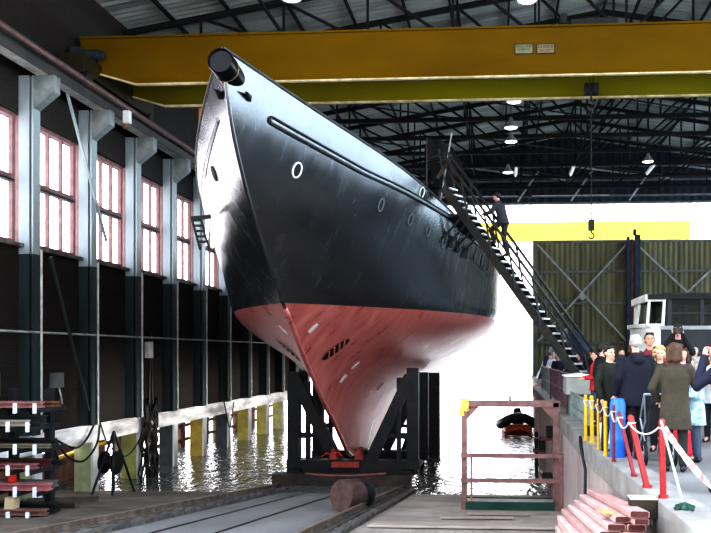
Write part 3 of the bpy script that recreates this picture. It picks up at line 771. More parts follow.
plate(.45, 1.02, 10.78, 11.10, [('MAX. LAST', .095), ('10.000 KG', .08)], ('greenish plate', (.17, .19, .09)))
plate(1.12, 1.68, 10.78, 11.09, [('10.000 K', .13), ('MAX. LAST', .075)], ('grey ochre plate', (.20, .165, .09)))
# limit switch hook and spare hook hanging under the left end
t = thing('crane_pendant', 'small white limit switch box on the crane runway rail', 'switch', (-12.5, 26.2, 9.3))
a = MB(); a.box(-12.2, -12.0, 25.2, 25.4, 9.05, 9.45); a.build('switch_box', M_white, t)
a = MB(); a.cyl((-12.1, 25.2, 9.0), (-12.1, 25.2, 8.85), .08, n=10); a.build('switch_arm', M_rust, t)
t = thing('hanging_hook', 'orange hook bracket hanging under the rear crane girder', 'hook', (-10, 27.2, 9.4))
a = MB(); a.box(-10.4, -10.28, 27.05, 27.15, 9.35, 10.05); a.build('bracket', mat('orange bracket', (.5, .18, .02), .5), t)
a = MB(); a.tube([(-10.1, 27.2, 10.05)] + [(-9.85 + .25 * math.cos(q_), 27.2, 9.6 + .25 * math.sin(q_)) for q_ in [PI + PI * k / 8 for k in range(9)]], .03, 6); a.build('hook', M_galv, t)

# gantry crane standing outdoors beyond the hall
t = thing('gantry_crane', 'pale yellow gantry crane standing outdoors beyond the open gate', 'crane', (4, 80, -3))
M_gy = mat('sunlit yellow', (.86, .70, .06), .5, var=.08, scale=1)
a = MB(); a.box(-14, 18.6, 79.5, 80.7, 12.85, 14.6); a.build('girder', M_gy, t)
for x in (-13.4, 17.9):
    for s in (-1, 1):
        a = MB(); a.bar((x, 80.1 + s * .5, 12.9), (x, 80.1 + s * 2.2, -3.2), .5, .5, (1, 0, 0)); a.build('leg', M_gy, t)

# ------------------------------------------------------------------ lamps
M_shade = mat('enamel lamp shade', (.25, .26, .26), .5, var=.2)
def make_lamp(label):
    t = thing('ceiling_lamp', label, 'lamp', (0, 0, 0), group='hall lamps under the roof')
    a = MB(); a.tube([(0, 0, .5), (0, 0, 1.3)], .02, 6); a.build('stem', M_black, t)
    a = MB(); a.lathe([(.06, .5), (.09, .42), (.12, .3), (.27, .12), (.33, .03), (.33, .0), (.30, .03), (.1, .28)], n=20); a.build('lamp_shade', M_shade, t, smooth=True, autosmooth=40)
    a = MB(); a.ball((0, 0, .03), (.29, .29, .07), 16, 6); a.build('diffuser', M_lamp, t, smooth=True)
    return t
labs = [((.57, 32.8, 11.85), 'round lit hall lamp just under the rear crane girder'), ((.5, 36.6, 11.85), 'round lit hall lamp second below the crane'), ((.53, 39, 11.85), 'round lit hall lamp third below the crane'),
        ((.45, 45.6, 11.85), 'round lit hall lamp lowest of the row, before the far gable'), ((.84, 24.9, 12.5), 'round lit hall lamp above the crane beside the hoist trolley'), ((-6.4, 24.2, 12.45), 'round lit hall lamp above the crane over the ships bow'), ((8.23, 45.2, 12.25), 'round lit hall lamp over the quay before the far gable')]
L0 = make_lamp(labs[0][1]); L0.location = labs[0][0]
for loc, lab in labs[1:]: dup(L0, loc, 0, lab)
def tube_lamp(p, q, lab):
    p, q = Vector(p), Vector(q); t = thing('ceiling_tube_lamp', lab, 'lamp', (p + q) / 2, group='tube lamps along the far roof')
    a = MB(); a.bar(p + Vector((0, 0, .12)), q + Vector((0, 0, .12)), .22, .08); a.build('housing', M_white, t)
    a = MB(); a.tube([p + Vector((0, 0, .04)), q + Vector((0, 0, .04))], .05, 8); a.build('tube', emat('dim tube', (.8, .82, .8), .5), t)
for i, (x, y) in enumerate(((.95, 47), (4.3, 47), (8.9, 47), (13.6, 47))):
    tube_lamp((x, y, 12.4), (x, y + 2.2, 12.4), 'pale tube lamp under the far roof, %s' % ['beside the lowest round lamp', 'above the gangway side of the gate', 'near the gate post', 'over the old vehicle'][i])
# ------------------------------------------------------------------ gangway ladder from the quay up to the deck
F = Vector((2.80, 21.71, .08)); T = Vector((-1.60, 24.25, 6.58)); D = T - F; DH = Vector((D.x, D.y, 0)).normalized(); PR = Vector((DH.y, -DH.x, 0)); DU = D.normalized(); UP = PR.cross(DU).normalized()
M_gang = mat('dark gangway steel', (.03, .028, .026), .5, var=.4, scale=5)
gw = thing('gangway', 'long steep dark gangway ladder with handrails leaning on the ships side', 'gangway', tuple(F))
for s, in ((-1,), (1,)):
    a = MB(); a.ibeam(F + PR * (s * .23) - DU * .1, T + PR * (s * .23), .06, .24, .03, UP); a.build('stringer', M_gang, gw)
M_tread = mat('bare metal tread', (.62, .63, .62), .4, metal=.3, var=.2, scale=8)
N = 31
for i in range(N):
    c = F + D * ((i + .5) / N); a = MB()
    a.bar(c - PR * .205 + UP * .08, c + PR * .205 + UP * .08, .22, .05, (0, 0, 1)); a.build('tread', M_tread, gw)
for s in (-1, 1):
    o = PR * (s * .25); a = MB()
    a.tube([F + o + Vector((0, 0, 1.0)) + D * .03, T + o + Vector((0, 0, 1.0)), T + o + Vector((0, 0, .9)) + DH * .5], .042, 8)
    a.tube([F + o + Vector((0, 0, .72)) + D * .03, T + o + Vector((0, 0, .72))], .03, 6)
    hr = a.build('handrail', M_gang, gw, smooth=True)
    for k in range(7):
        c = F + D * (.04 + .155 * k) + o; a = MB(); a.tube([c, c + Vector((0, 0, 1.0)) + D * .055], .03, 6); a.build('stanchion', M_gang, hr)
# landing on the deck: a dark tarpaulin hung over its rail, with a tall pole
t = thing('gangway_landing', 'dark tarpaulin-covered landing at the top of the gangway', 'landing', (-1.9, 25.0, 5.4))
M_tarp = mat('dark tarpaulin', (.004, .0045, .006), .85, var=.4, scale=2, bump=.6, bscale=5)
a = MB(); P = [(-2.25, 8.3), (-1.66, 8.3), (-1.37, 7.95), (-.98, 7.25), (-1.42, 6.5), (-1.95, 6.75), (-2.1, 7.4)]
n = 14; vs = []; fs = []
top = lambda u: (-2.25 + .62 * u + .1 * u * u, 8.32 - .14 * u * u)
bot = lambda u: (-2.0 + .72 * u, 6.75 - .35 * u)
for i in range(n + 1):
    for j in range(n + 1):
        u, v = i / n, j / n; p0, p1 = top(u), bot(u); bulge = .28 * math.sin(PI * v) * u - .12 * math.sin(PI * v) * (1 - u)
        vs.append((p0[0] * (1 - v) + p1[0] * v + bulge, 25.0 + .09 * math.sin(u * 9 + v * 3) + .5 * u * (1 - .3 * v), p0[1] * (1 - v) + p1[1] * v))
for i in range(n):
    for j in range(n): fs.append((i * (n + 1) + j, (i + 1) * (n + 1) + j, (i + 1) * (n + 1) + j + 1, i * (n + 1) + j + 1))
a.add(vs, fs); o = a.build('tarpaulin', M_tarp, t, smooth=True); so = o.modifiers.new('thick', 'SOLIDIFY'); so.thickness = .02
a = MB()
for x, y, z in ((-2.3, 25.0, 8.35), (-1.95, 25.5, 8.3)): a.tube([(x, y + .1, 5.37), (x, y + .1, z)], .03, 7)
a.tube([(-2.3, 25.1, 8.3), (-1.95, 25.6, 8.25)], .03, 7); a.build('landing_rail', M_gang, t)
a = MB(); a.tube([(-2.0, 24.85, 5.42), (-1.5, 24.85, 8.42)], .025, 7); a.build('pole', mat('pale pole', (.3, .31, .31), .5), t)
a = MB(); a.bar((-1.95, 24.8, 7.0), (-1.5, 24.85, 7.75), .06, .1); a.bar((-1.62, 24.8, 7.6), (-1.35, 24.85, 7.1), .06, .1); a.build('brown_plank', mat('brown plank', (.06, .035, .025), .7), t)

# white box on its green pedestal at the ladder foot
t = thing('control_box', 'grey-white lidded box on a green pedestal at the foot of the gangway', 'box', (2.0, 20, .03))
a = MB(); a.box(1.60, 2.26, 19.6, 20.4, .56, 1.0); a.build('box_body', mat('grey white box', (.27, .28, .255), .5, var=.15, scale=4, dirt=(.35, .33, .28)), t, bevel=.015)
a = MB(); a.prism([(1.56, 19.56, 1.0), (2.30, 19.56, 1.0), (2.30, 19.56, 1.03), (1.96, 19.56, 1.08), (1.56, 19.56, 1.03)], (0, .88, 0)); a.build('box_lid', M_white, t)
a = MB(); a.box(1.7, 2.2, 19.75, 20.25, .03, .56); a.build('pedestal', mat('dull green pedestal', (.13, .17, .14), .6, var=.3), t)

# ------------------------------------------------------------------ steel safety frame on the slipway edge
t = thing('portal_railing', 'reddish-brown square steel portal frame with low rails on the apron', 'frame', (.3, 20.2, zslip(20.2)))
M_fr = mat('brown red frame paint', (.27, .15, .14), .55, var=.3, scale=5, dirt=(.13, .07, .06))
zb = zslip(20.2); y = 20.2
for x in (-.9, 1.40):
    a = MB(); a.box(x - .07, x + .07, y - .07, y + .07, zb, .32); a.build('post', M_fr, t)
a = MB(); a.box(-1.0, 1.5, y - .07, y + .07, .22, .38); a.tube([(.25, y, .38), (.25, y, .5)], .03, 6); top_ = a.build('top_bar', M_fr, t)
for x, s in ((-.83, 1), (1.33, -1)):
    a = MB(); a.prism([(x, y - .02, .22), (x + s * .3, y - .02, .22), (x, y - .02, -.1)], (0, .04, 0)); a.build('gusset', M_fr, t)
a = MB(); a.box(-1.0, -.78, y - .1, y + .1, .1, .43); a.box(-1.03, -.9, y - .11, y + .06, -.02, .2); a.build('yellow_wrap', mat('yellow cloth wrap', (.72, .6, .16), .8, var=.3, scale=10), t, bevel=.03)
for z in (-1.0, -1.62):
    a = MB(); a.box(-.98, 1.55, y - .16, y - .08, z - .05, z + .05); a.build('rail', M_fr, t)
for x, yy in ((1.52, 20.06),):
    a = MB(); a.box(x - .05, x + .05, yy - .05, yy + .05, zb, -.95); a.build('short_post', M_fr, t)
a = MB(); a.tube([(-.72, y, zb), (-.72, y, -1.0)], .025, 6); a.build('rope', mat('orange cord', (.5, .25, .1), .8), t)
M_grn = mat('dark green board', (.015, .06, .045), .5, var=.3)
for yy, z in ((20.12, -2.28), (20.9, -2.30)):
    a = MB(); a.box(-.86, 1.36, yy - .03, yy + .03, z - .08, z + .12); a.build('toe_board', M_grn, t)
a = MB(); a.box(-.86, 1.36, 20.2, 20.85, -2.26, -2.21); a.build('platform_board', mat('pale platform board', (.5, .48, .45), .7, var=.2), t)

# boards lying on the apron
def board(x0, x1, y, w, rz, lab, m, grp=None):
    c = Vector(((x0 + x1) / 2, y, zslip(y) + .02)); t_ = MB(); L_ = (x1 - x0) / 2
    t_.box(-L_, L_, -w / 2, w / 2, 0, .05); o = t_.build('plank', m, bevel=.006); o.location = c; o.rotation_euler = (-.11, 0, rz); return tag(o, lab, 'plank')
M_board = mat('weathered board', (.40, .34, .29), .8, var=.25, scale=4, stretch=(.3, 2, 1), dirt=(.2, .15, .12))
board(-2.6, 1.2, 15.9, .75, .0, 'wide pale board lying across the apron nearest the viewer', M_board)
board(-.75, .7, 18.6, .28, -.03, 'short pale board lying in front of the brown steel frame', M_board)
board(-1.3, .3, 17.6, .22, .04, 'narrow pale board lying between the wide board and the frame', M_board)

# ------------------------------------------------------------------ rusty roller drum
t = thing('roller_drum', 'short rusty steel drum lying on the slipway in front of the cradle', 'drum', (-3.7, 19.2, zslip(19.2)))
zc = zslip(18.9) + .40
ax = Vector((.55, .83, -.09)).normalized(); c0 = Vector((-3.78, 18.9, zc))
a = MB(); a.lathe([(.37, 0), (.385, .02), (.385, .5), (.37, .52)], c0, ax, 28); a.build('drum_shell', mat('rusty brown drum', (.085, .05, .04), .7, var=.4, scale=6, bump=.3), t, smooth=True, autosmooth=30)
a = MB(); a.lathe([(.05, -.02), (.37, -.015), (.37, .0), (.05, .0)], c0, ax, 28); a.build('end_plate', mat('brown drum end', (.13, .08, .065), .75, var=.3, scale=6), t)
a = MB(); a.lathe([(.30, .5), (.30, .75), (.33, .76), (.33, .84), (.1, .85)], c0, ax, 24); a.build('hub', M_black, t, smooth=True, autosmooth=30)

# ------------------------------------------------------------------ rescue boat on the water
t = thing('motorboat', 'dark inflatable motorboat with orange inside, afloat beyond the frame', 'boat', (1.05, 47.5, ZW))
a = MB(); pts = []
for k in range(21):
    q_ = PI * k / 20; pts.append((1.05 + 1.05 * math.cos(q_), 47.4 - 1.9 * math.sin(q_) ** .8, ZW + .42 + .55 * math.sin(q_) ** 2))
pts = [(pts[0][0], 50.2, ZW + .4)] + pts + [(pts[-1][0], 50.2, ZW + .4)]
a.tube(pts, [.18] + [.27] * 21 + [.18], 10); a.build('inflatable_tube', mat('dark boat tube', (.03, .035, .05), .45), t, smooth=True)
a = MB(); a.prism([(.3, 46.2, ZW + .5), (1.8, 46.2, ZW + .5), (2.0, 50, ZW + .3), (.1, 50, ZW + .3)], (0, 0, -.45)); a.prism([(.1, 46.4, ZW - .1), (2.0, 46.4, ZW - .1), (1.05, 45.6, ZW + .3)], (0, .3, 0)); a.build('boat_floor', mat('orange boat', (.62, .13, .06), .5, var=.2), t)
a = MB(); a.box(.72, 1.38, 47.6, 48.2, ZW + .3, ZW + 1.0); a.prism([(.8, 47.5, ZW + 1.0), (1.3, 47.5, ZW + 1.0), (1.2, 47.7, ZW + 1.35), (.9, 47.7, ZW + 1.35)], (0, .1, 0)); a.build('console', M_black, t)
a = MB(); a.box(.85, 1.25, 50.0, 50.5, ZW + .2, ZW + 1.1); a.build('outboard_motor', M_black, t)

# ------------------------------------------------------------------ fittings on the quay wall
M_fend = mat('tarry fender', (.03, .028, .027), .8, var=.4)
for i, (yy, z0, z1, w, lab) in enumerate(((24.2, -.95, -.62, .2, 'dark square fender block high on the quay wall behind the frame'), (28.6, -1.85, -1.45, .22, 'dark fender block on the quay wall, middle one near the water'), (24.6, -2.3, -2.1, .3, 'long dark fender block low on the quay wall by the waterline'))):
    t = thing('wall_fender', lab, 'fender', (1.5, yy, z0))
    a = MB(); a.box(1.595 - w, 1.595, yy - .25, yy + .25, z0, z1); a.build('fender_block', M_fend, t, bevel=.03)
    a = MB(); a.box(1.595 - w - .2, 1.595, yy - .3, yy + .3, z0 - .07, z0); a.build('bracket', M_rust, t)
t = thing('mooring_post', 'dark timber mooring pile standing at the quay wall in the water', 'post', (1.35, 30.5, -4))
a = MB(); a.cyl((1.38, 30.5, -4), (1.38, 30.5, -1.4), .07, n=10); a.build('pile', M_fend, t)
a = MB(); a.tube([(1.29, 30.5, -1.6), (1.38, 30.41, -1.65), (1.47, 30.5, -1.6), (1.38, 30.59, -1.6)], .02, 6, closed=True); a.build('rope_loop', M_rope, t)
o = MB(); o.tube([(1.45, 14.6, .05), (1.44, 14.4, -.1), (1.5, 14.2, -.5), (1.46, 13.9, -1.0), (1.5, 13.6, -1.4)], .028, 7)
tag(o.build('hanging_cable', M_black, origin=(1.5, 14, -1.4), smooth=True), 'dark cable hanging down the quay wall above the pile of boards', 'cable')
o = MB(); pts = [(1.70 + .12 * math.cos(k * .7), 15.0 + .2 * math.sin(k * .7), .06 + .004 * k) for k in range(36)]; o.tube(pts, .025, 6)
tag(o.build('cable_coil', M_black, origin=(1.70, 15.0, .03), smooth=True), 'coil of black cable lying on the coping by the yellow posts', 'cable')
t = thing('timber_block', 'dark square timber block fixed to the quay wall beside the red posts', 'block', (1.3, 8.8, -.35))
a = MB(); a.box(1.36, EX(8.6) - .005, 8.42, 8.62, -.17, .035); a.build('block', mat('dark brown timber', (.035, .027, .02), .8, var=.3, scale=6), t, bevel=.01)
a = MB(); a.box(1.35, EX(8.6) - .004, 8.41, 8.63, .035, .05); a.build('top_board', mat('pale top board', (.42, .36, .24), .8, var=.2), t)

# railing along the quay edge behind the gangway foot
M_rail = mat('grey green rail', (.19, .23, .21), .55, var=.3, scale=5)
M_railp = mat('faded purple rail', (.13, .075, .095), .6, var=.4, scale=7)
for k, (y0, y1, lab, mm) in enumerate(((15.5, 19.4, 'low grey-green railing panel on the quay edge in front of the white lidded box', M_rail), (20.6, 23.4, 'faded purple railing panel second behind the gangway foot', M_railp), (23.5, 27.3, 'faded purple railing panel third behind the gangway foot', M_railp), (27.4, 33, 'grey-green railing panel farthest along the quay edge', M_rail))):
    t = thing('quay_railing', lab, 'railing', (1.72, y0, .03)); hh = .62 if k == 0 else 1.05
    for s in (y0, y1):
        a = MB(); a.tube([(1.72, s, .03), (1.72, s, hh + .03)], .035, 7); a.build('post', mm, t)
    a = MB(); a.tube([(1.72, y0, hh), (1.72, y1, hh)], .03, 7); a.tube([(1.72, y0, hh * .55), (1.72, y1, hh * .55)], .02, 6); a.tube([(1.72, y0, .15), (1.72, y1, .15)], .02, 6); a.build('rails', mm, t)
    a = MB(); n = int((y1 - y0) / .2)
    for j in range(1, n): a.tube([(1.72, y0 + (y1 - y0) * j / n, .15), (1.72, y0 + (y1 - y0) * j / n, hh)], .012, 5)
    a.build('balusters', mm, t)

# ------------------------------------------------------------------ barrier posts with rope and tape
def bpost(lab, base, top, r, m, grp=None, foot=False):
    base, top = Vector(base), Vector(top)
    t = thing('barrier_post', lab, 'post', base, group=grp)
    a = MB(); a.tube([base, top], r, 12); a.build('shaft', m, t, smooth=True, autosmooth=40)
    a = MB(); d = (top - base).normalized(); a.lathe([(r * 1.05, 0), (r * 1.05, .015), (r * .6, .04)], top - d * .005, d, 12); a.build('cap', m, t)
    a = MB()
    if foot:
        for q_ in range(4):
            e = Vector((math.cos(q_ * PI / 2 + .5), math.sin(q_ * PI / 2 + .5), 0)); a.bar(base + e * .12 + Vector((0, 0, .015)), base + Vector((0, 0, .06)), .03, .025)
        a.lathe([(.06, 0), (.06, .02), (.02, .07)], base, (0, 0, 1), 12)
    else: a.cyl(base + Vector((0, 0, .0)), base + Vector((0, 0, .03)), r * 1.5, n=12)
    a.build('foot', M_grn if foot else m, t)
    a = MB(); a.tube([top - d * .06 + Vector((math.cos(k * PI / 6) * (r + .008), math.sin(k * PI / 6) * (r + .008), 0)) for k in range(12)], .008, 5, closed=True); a.build('rope_ring', M_rope, t)
    return top - d * .06
z0 = .03
tops = []
tops.append(bpost('yellow barrier post farthest from the viewer, under the white box', (1.50, 14.15, z0), (1.50, 14.2, .80), .03, M_ylpost))
tops.append(bpost('second yellow barrier post after the white box', (1.57, 13.8, z0), (1.56, 13.8, .81), .034, M_ylpost))
tops.append(bpost('thin third yellow barrier post, in front of the white bucket', (1.56, 12.85, z0), (1.56, 12.9, .80), .02, M_ylpost))
tops.append(bpost('yellow barrier post nearest the maroon post', (1.58, 12.1, z0), (1.58, 12.15, .81), .03, M_ylpost))
tops.append(bpost('slim maroon barrier post beside the blue drum', (1.60, 11.4, z0), (1.60, 11.4, .80), .022, M_maroon))
tops.append(bpost('leaning dark red barrier post in front of the blue drum', (1.66, 10.05, z0), (1.56, 10.6, .77), .026, mat('dark red post', (.2, .012, .024), .5, var=.2)))
tops.append(bpost('leaning thick red barrier post before the pushchair', (1.67, 9.22, z0), (1.53, 9.5, .80), .036, M_redpost))
tops.append(bpost('upright bright red barrier post holding the white and red tape', (1.72, 8.57, z0), (1.71, 8.6, .83), .034, M_redpost))
bpost('thin green-grey barrier post on a splayed green foot, nearest the viewer', (1.80, 7.95, z0), (1.65, 8.3, .84), .013, mat('green grey pole', (.34, .43, .39), .5, var=.15), foot=True)
o = MB()
for p, q_ in zip(tops[:-1], tops[1:]):
    n = 10; sag = .10
    o.tube([p.lerp(q_, k / n) - Vector((0, 0, sag * 4 * (k / n) * (1 - k / n))) + Vector((-.035, 0, 0)) for k in range(n + 1)], .011, 6)
tag(o.build('barrier_rope', M_rope, origin=tops[0], smooth=True), 'white rope sagging between the yellow and red barrier posts', 'rope')
def tape(p, q_, lab):
    m = bpy.data.materials.new('red and white tape'); m.use_nodes = True; nt = m.node_tree; b = nt.nodes['Principled BSDF']
    tc = _n(nt, 'ShaderNodeTexCoord'); w = _n(nt, 'ShaderNodeTexWave', wave_type='BANDS', bands_direction='Y'); w.inputs['Scale'].default_value = .9; w.inputs['Distortion'].default_value = 0
    r = _n(nt, 'ShaderNodeValToRGB'); r.color_ramp.interpolation = 'CONSTANT'; r.color_ramp.elements[0].color = (.86, .82, .82, 1); r.color_ramp.elements[1].position = .7; r.color_ramp.elements[1].color = (.75, .22, .2, 1)
    nt.links.new(tc.outputs['Object'], w.inputs['Vector']); nt.links.new(w.outputs['Fac'], r.inputs['Fac']); nt.links.new(r.outputs['Color'], b.inputs['Base Color']); b.inputs['Roughness'].default_value = .4
    a = MB(); vs = []; n = 40
    for k in range(n + 1):
        c = p.lerp(q_, k / n) - Vector((0, 0, .14 * 4 * (k / n) * (1 - k / n))); tw = .5 + .9 * math.sin(k * .22)
        e = Vector((math.sin(tw) * .03, 0, math.cos(tw) * .03)); vs += [c + e, c - e]
    a.add(vs, [(2 * k, 2 * k + 1, 2 * k + 3, 2 * k + 2) for k in range(n)])
    return tag(a.build('barrier_tape', m, origin=p, smooth=True), lab, 'tape')
tape(tops[-1] + Vector((.02, -.05, .0)), Vector((1.72, 4.6, .42)), 'white and red barrier tape running from the bright red post towards the viewer')

# things standing behind the posts
t = thing('drum', 'bright blue plastic drum behind the maroon barrier post', 'drum', (1.73, 11.92, 0))
a = MB(); a.lathe([(.10, 0), (.115, .02), (.115, .28), (.122, .3), (.115, .32), (.115, .58), (.122, .6), (.115, .62), (.115, .82), (.10, .86)], (1.73, 11.92, 0), n=24); a.build('drum_body', mat('blue plastic', (.03, .16, .62), .4, var=.1), t, smooth=True, autosmooth=40)
a = MB(); a.lathe([(.095, .86), (.095, .89), (.04, .9)], (1.73, 11.92, 0), n=20); a.build('drum_lid', mat('blue lid', (.05, .2, .6), .4), t)
t = thing('bucket', 'white plastic bucket on the quay behind the yellow posts', 'bucket', (1.86, 13.9, 0))
a = MB(); a.lathe([(.13, 0), (.17, .34), (.18, .36), (.165, .36), (.12, .02)], (1.86, 13.9, 0), n=20); a.build('bucket_body', mat('white plastic', (.78, .76, .66), .5), t, smooth=True, autosmooth=40)
a = MB(); a.tube([(1.86 + .17 * math.cos(q_), 13.9, .34 + .17 * math.sin(q_)) for q_ in [PI * k / 10 for k in range(11)]], .008, 5); a.build('handle', M_galv, t)
t = thing('tool_chest', 'dark red metal chest behind the yellow posts', 'chest', (2.0, 15.2, 0))
a = MB(); a.box(1.88, 2.2, 15.0, 15.4, .0, .62); a.build('chest_body', mat('dark red chest', (.32, .03, .03), .5, var=.2), t, bevel=.015)
a = MB(); a.box(1.87, 2.21, 14.98, 15.42, .62, .74); a.build('chest_lid', mat('dark red lid', (.38, .04, .04), .45), t, bevel=.015)
a = MB(); a.tube([(1.95, 14.99, .4), (1.95, 14.95, .4), (2.12, 14.95, .4), (2.12, 14.99, .4)], .012, 6); a.build('handle', M_black, t)
# pushchair
t = thing('pushchair', 'dark pushchair with spoked wheels and silver handle beside the woman in olive', 'pushchair', (2.1, 11.5, 0))
def wheel(par, c, r, m=M_rubber):
    a = MB(); a.tube([Vector(c) + Vector((0, r * math.cos(k * PI / 12), r * math.sin(k * PI / 12))) for k in range(24)], .028, 8, closed=True); o = a.build('wheel', m, par, smooth=True)
    a = MB()
    for k in range(6): a.tube([Vector(c), Vector(c) + Vector((0, r * math.cos(k * PI / 3), r * math.sin(k * PI / 3)))], .008, 4)
    a.cyl(Vector(c) - Vector((.03, 0, 0)), Vector(c) + Vector((.03, 0, 0)), .03, n=10); a.build('spokes', M_galv, o)
for x, y_, r in ((1.98, 11.15, .15), (2.38, 11.15, .15), (2.0, 11.85, .13), (2.36, 11.85, .13)): wheel(t, (x, y_, r + .028), r)
a = MB()
for x in (2.02, 2.34):
    a.tube([(x, 11.15, .18), (x, 11.7, .62), (x - .06, 11.05, 1.0)], .012, 6); a.tube([(x, 11.85, .16), (x, 11.3, .62), (x - .06, 11.05, 1.0)], .012, 6)
a.tube([(1.96, 11.05, 1.0), (2.28, 11.05, 1.0)], .016, 6); a.build('frame', M_galv, t)
a = MB(); a.prism([(2.04, 11.2, .42), (2.04, 11.75, .36), (2.04, 11.75, .42), (2.04, 11.32, .5), (2.04, 11.12, .9), (2.04, 11.07, .88)], (.28, 0, 0)); a.build('seat', mat('black fabric', (.018, .018, .022), .85), t, bevel=.02)
t = thing('bag', 'red shoulder bag on the quay beside the woman in olive', 'bag', (2.68, 11.9, 0))
a = MB(); a.prism([(2.5, 12.2, .02), (2.92, 12.2, .02), (2.95, 12.2, .3), (2.82, 12.2, .42), (2.6, 12.2, .46), (2.47, 12.2, .3)], (0, .2, 0)); a.build('bag_body', mat('red bag cloth', (.62, .03, .05), .6, var=.15), t, bevel=.04)
a = MB(); a.tube([(2.55 + .15 * (1 - math.cos(q_)), 12.3, .42 + .2 * math.sin(q_)) for q_ in [PI * k / 10 for k in range(11)]], .014, 6); a.build('strap', M_black, t)

# ------------------------------------------------------------------ pile of pinkish boards against the quay wall
random.seed(11)
pm = [mat('pinkish board %d' % i, c, .6, var=.2, scale=5, stretch=(2, .3, 1), dirt=(.25, .13, .11), dirt_amt=.5) for i, c in enumerate(((.60, .42, .38), (.52, .35, .32), (.64, .47, .42), (.46, .27, .24)))]
M_bend = mat('maroon board end', (.085, .022, .022), .7, var=.4, scale=8)
LY = [(2, .80), (2, .82), (2, .80), (2, .83), (2, .79), (2, .81), (2, .80), (2, .83), (2, .82), (2, .90), (2, .98), (2, 1.06), (2, 1.14), (1, 1.25)]
nth = ['bottom', 'second lowest', 'third lowest', 'fourth lowest', 'fifth lowest', 'sixth lowest', 'seventh lowest', 'seventh from the top', 'sixth from the top', 'fifth from the top', 'fourth from the top', 'third from the top', 'second from the top', 'topmost']
TH = .075
for li, (n, xs) in enumerate(LY):
    for k in range(n):
        xr = 1.42 if li < 10 else 1.45; w = (xr - xs) / n
        xc = xs + w * (k + .5); ya = 7.9 + random.uniform(-.3, .3); yb = 11.55 + random.uniform(-.15, .15)
        h = TH * li; za, zb2 = zslip(ya) + .01 + h, zslip(yb) + .01 + h
        lab = 'pinkish steel plank, %s layer of the pile%s' % (nth[li], '' if n == 1 else [', on the apron side', ', against the quay wall'][k])
        t = thing('steel_plank', lab, 'plank', (xc, ya, za), group='pinkish planks piled by the quay wall')
        ww = w - .014; T2 = TH - .012
        sec = [(-ww / 2, 0), (ww / 2, 0), (ww / 2, T2 - .012), (ww / 2 - .015, T2), (-ww / 2 + .015, T2), (-ww / 2, T2 - .012)]
        A = [Vector((xc + x, ya, za + z)) for x, z in sec]; B = [Vector((xc + x - .02, yb, zb2 + z)) for x, z in sec]
        a = MB(); a.add(A + B, [tuple(range(5, -1, -1)), tuple(range(6, 12))] + [(i, (i + 1) % 6, 6 + (i + 1) % 6, 6 + i) for i in range(6)])
        a.build('plank_body', random.choice(pm), t)
        a = MB(); a.prism([p + Vector((0, -.004, 0)) for p in [Vector((xc + x * .92, ya, za + T2 / 2 + (z - T2 / 2) * .86)) for x, z in sec]], (0, .003, 0)); a.build('plank_end', M_bend, t)
ts = zslip(8.4) + .01 + TH * 12 + .004
t = MB(); t.prism([(1.0, 8.5, ts + .055), (1.16, 8.2, ts + .085), (1.2, 8.55, ts + .05), (1.08, 8.7, ts + .03)], (0, 0, .012))
tag(t.build('paper_scrap', mat('orange paper', (.75, .30, .12), .7), origin=(1.1, 8.5, ts)), 'crumpled orange scrap lying on the pinkish planks', 'scrap')

# ------------------------------------------------------------------ old vehicle behind the crowd
t = thing('bus', 'old white-fronted dark vehicle with a flat roof standing behind the crowd', 'bus', (7.4, 22, 0))
M_bw = mat('old white vehicle paint', (.72, .72, .68), .45, var=.12, scale=3, dirt=(.4, .38, .33)); M_bd = mat('dark slate vehicle side', (.018, .023, .028), .5, var=.2, scale=2)
y0, y1 = 21.6, 23.9
a = MB(); a.box(4.25, 11, y0, y1, .45, 2.28); a.build('body_side', M_bd, t, bevel=.03)
a = MB(); prof = []
for k in range(13):
    q_ = PI * k / 12; prof.append((4.3 - .62 * math.sin(q_) ** .7, (y0 + y1) / 2 - (y1 - y0) / 2 * math.cos(q_)))
a.prism([(x, y, .5) for x, y in prof], (0, 0, 1.82)); a.build('front_nose', M_bw, t, bevel=.03)
a = MB(); pf2 = [(x - .08 if x < 4.2 else x, y) for x, y in prof]; a.prism([(x, y, 2.26) for x, y in pf2], (0, 0, .1)); a.build('nose_rim', M_bw, t)
a = MB(); a.box(3.92, 11, y0 - .08, y1 + .08, 3.0, 3.13); a.prism([(4.2, y0 - .05, 3.13), (11, y0 - .05, 3.13), (11, y0 + .3, 3.2), (4.4, y0 + .3, 3.2)], (0, 1.6, .0)); a.build('roof', mat('dark vehicle roof', (.016, .018, .02), .8), t)
a = MB()
for p, q_ in (((3.92, y0 + .05, 2.3), (3.98, y0 + .05, 3.05)), ((4.32, y0, 2.3), (4.36, y0, 3.05)), ((3.95, y1 - .1, 2.3), (3.98, y1 - .1, 3.05)), ((3.82, (y0 + y1) / 2, 2.3), (3.92, (y0 + y1) / 2, 3.05))): a.bar(p, q_, .07, .1)
a.box(3.9, 4.4, y0 - .03, y0 + .05, 2.95, 3.1); a.box(3.86, 3.96, y0, y1, 2.95, 3.14); a.build('windscreen_frame', M_bw, t)
a = MB()
for x in (4.45, 5.3, 6.15, 7.0, 7.85, 8.7, 9.55, 10.4): a.box(x, x + .1, y0 - .01, y0 + .06, 2.28, 3.0); a.box(x, x + .1, y1 - .06, y1 + .01, 2.28, 3.0)
a.box(4.4, 11, y0 - .02, y0 + .05, 2.62, 2.66); a.build('window_posts', M_bd, t)
a = MB(); a.box(4.4, 11, y0 + .02, y0 + .03, 2.3, 3.0); a.box(4.4, 11, y1 - .03, y1 - .02, 2.3, 3.0); a.build('side_glass', glassmat('vehicle glass', (.55, .6, .6), .015), t)
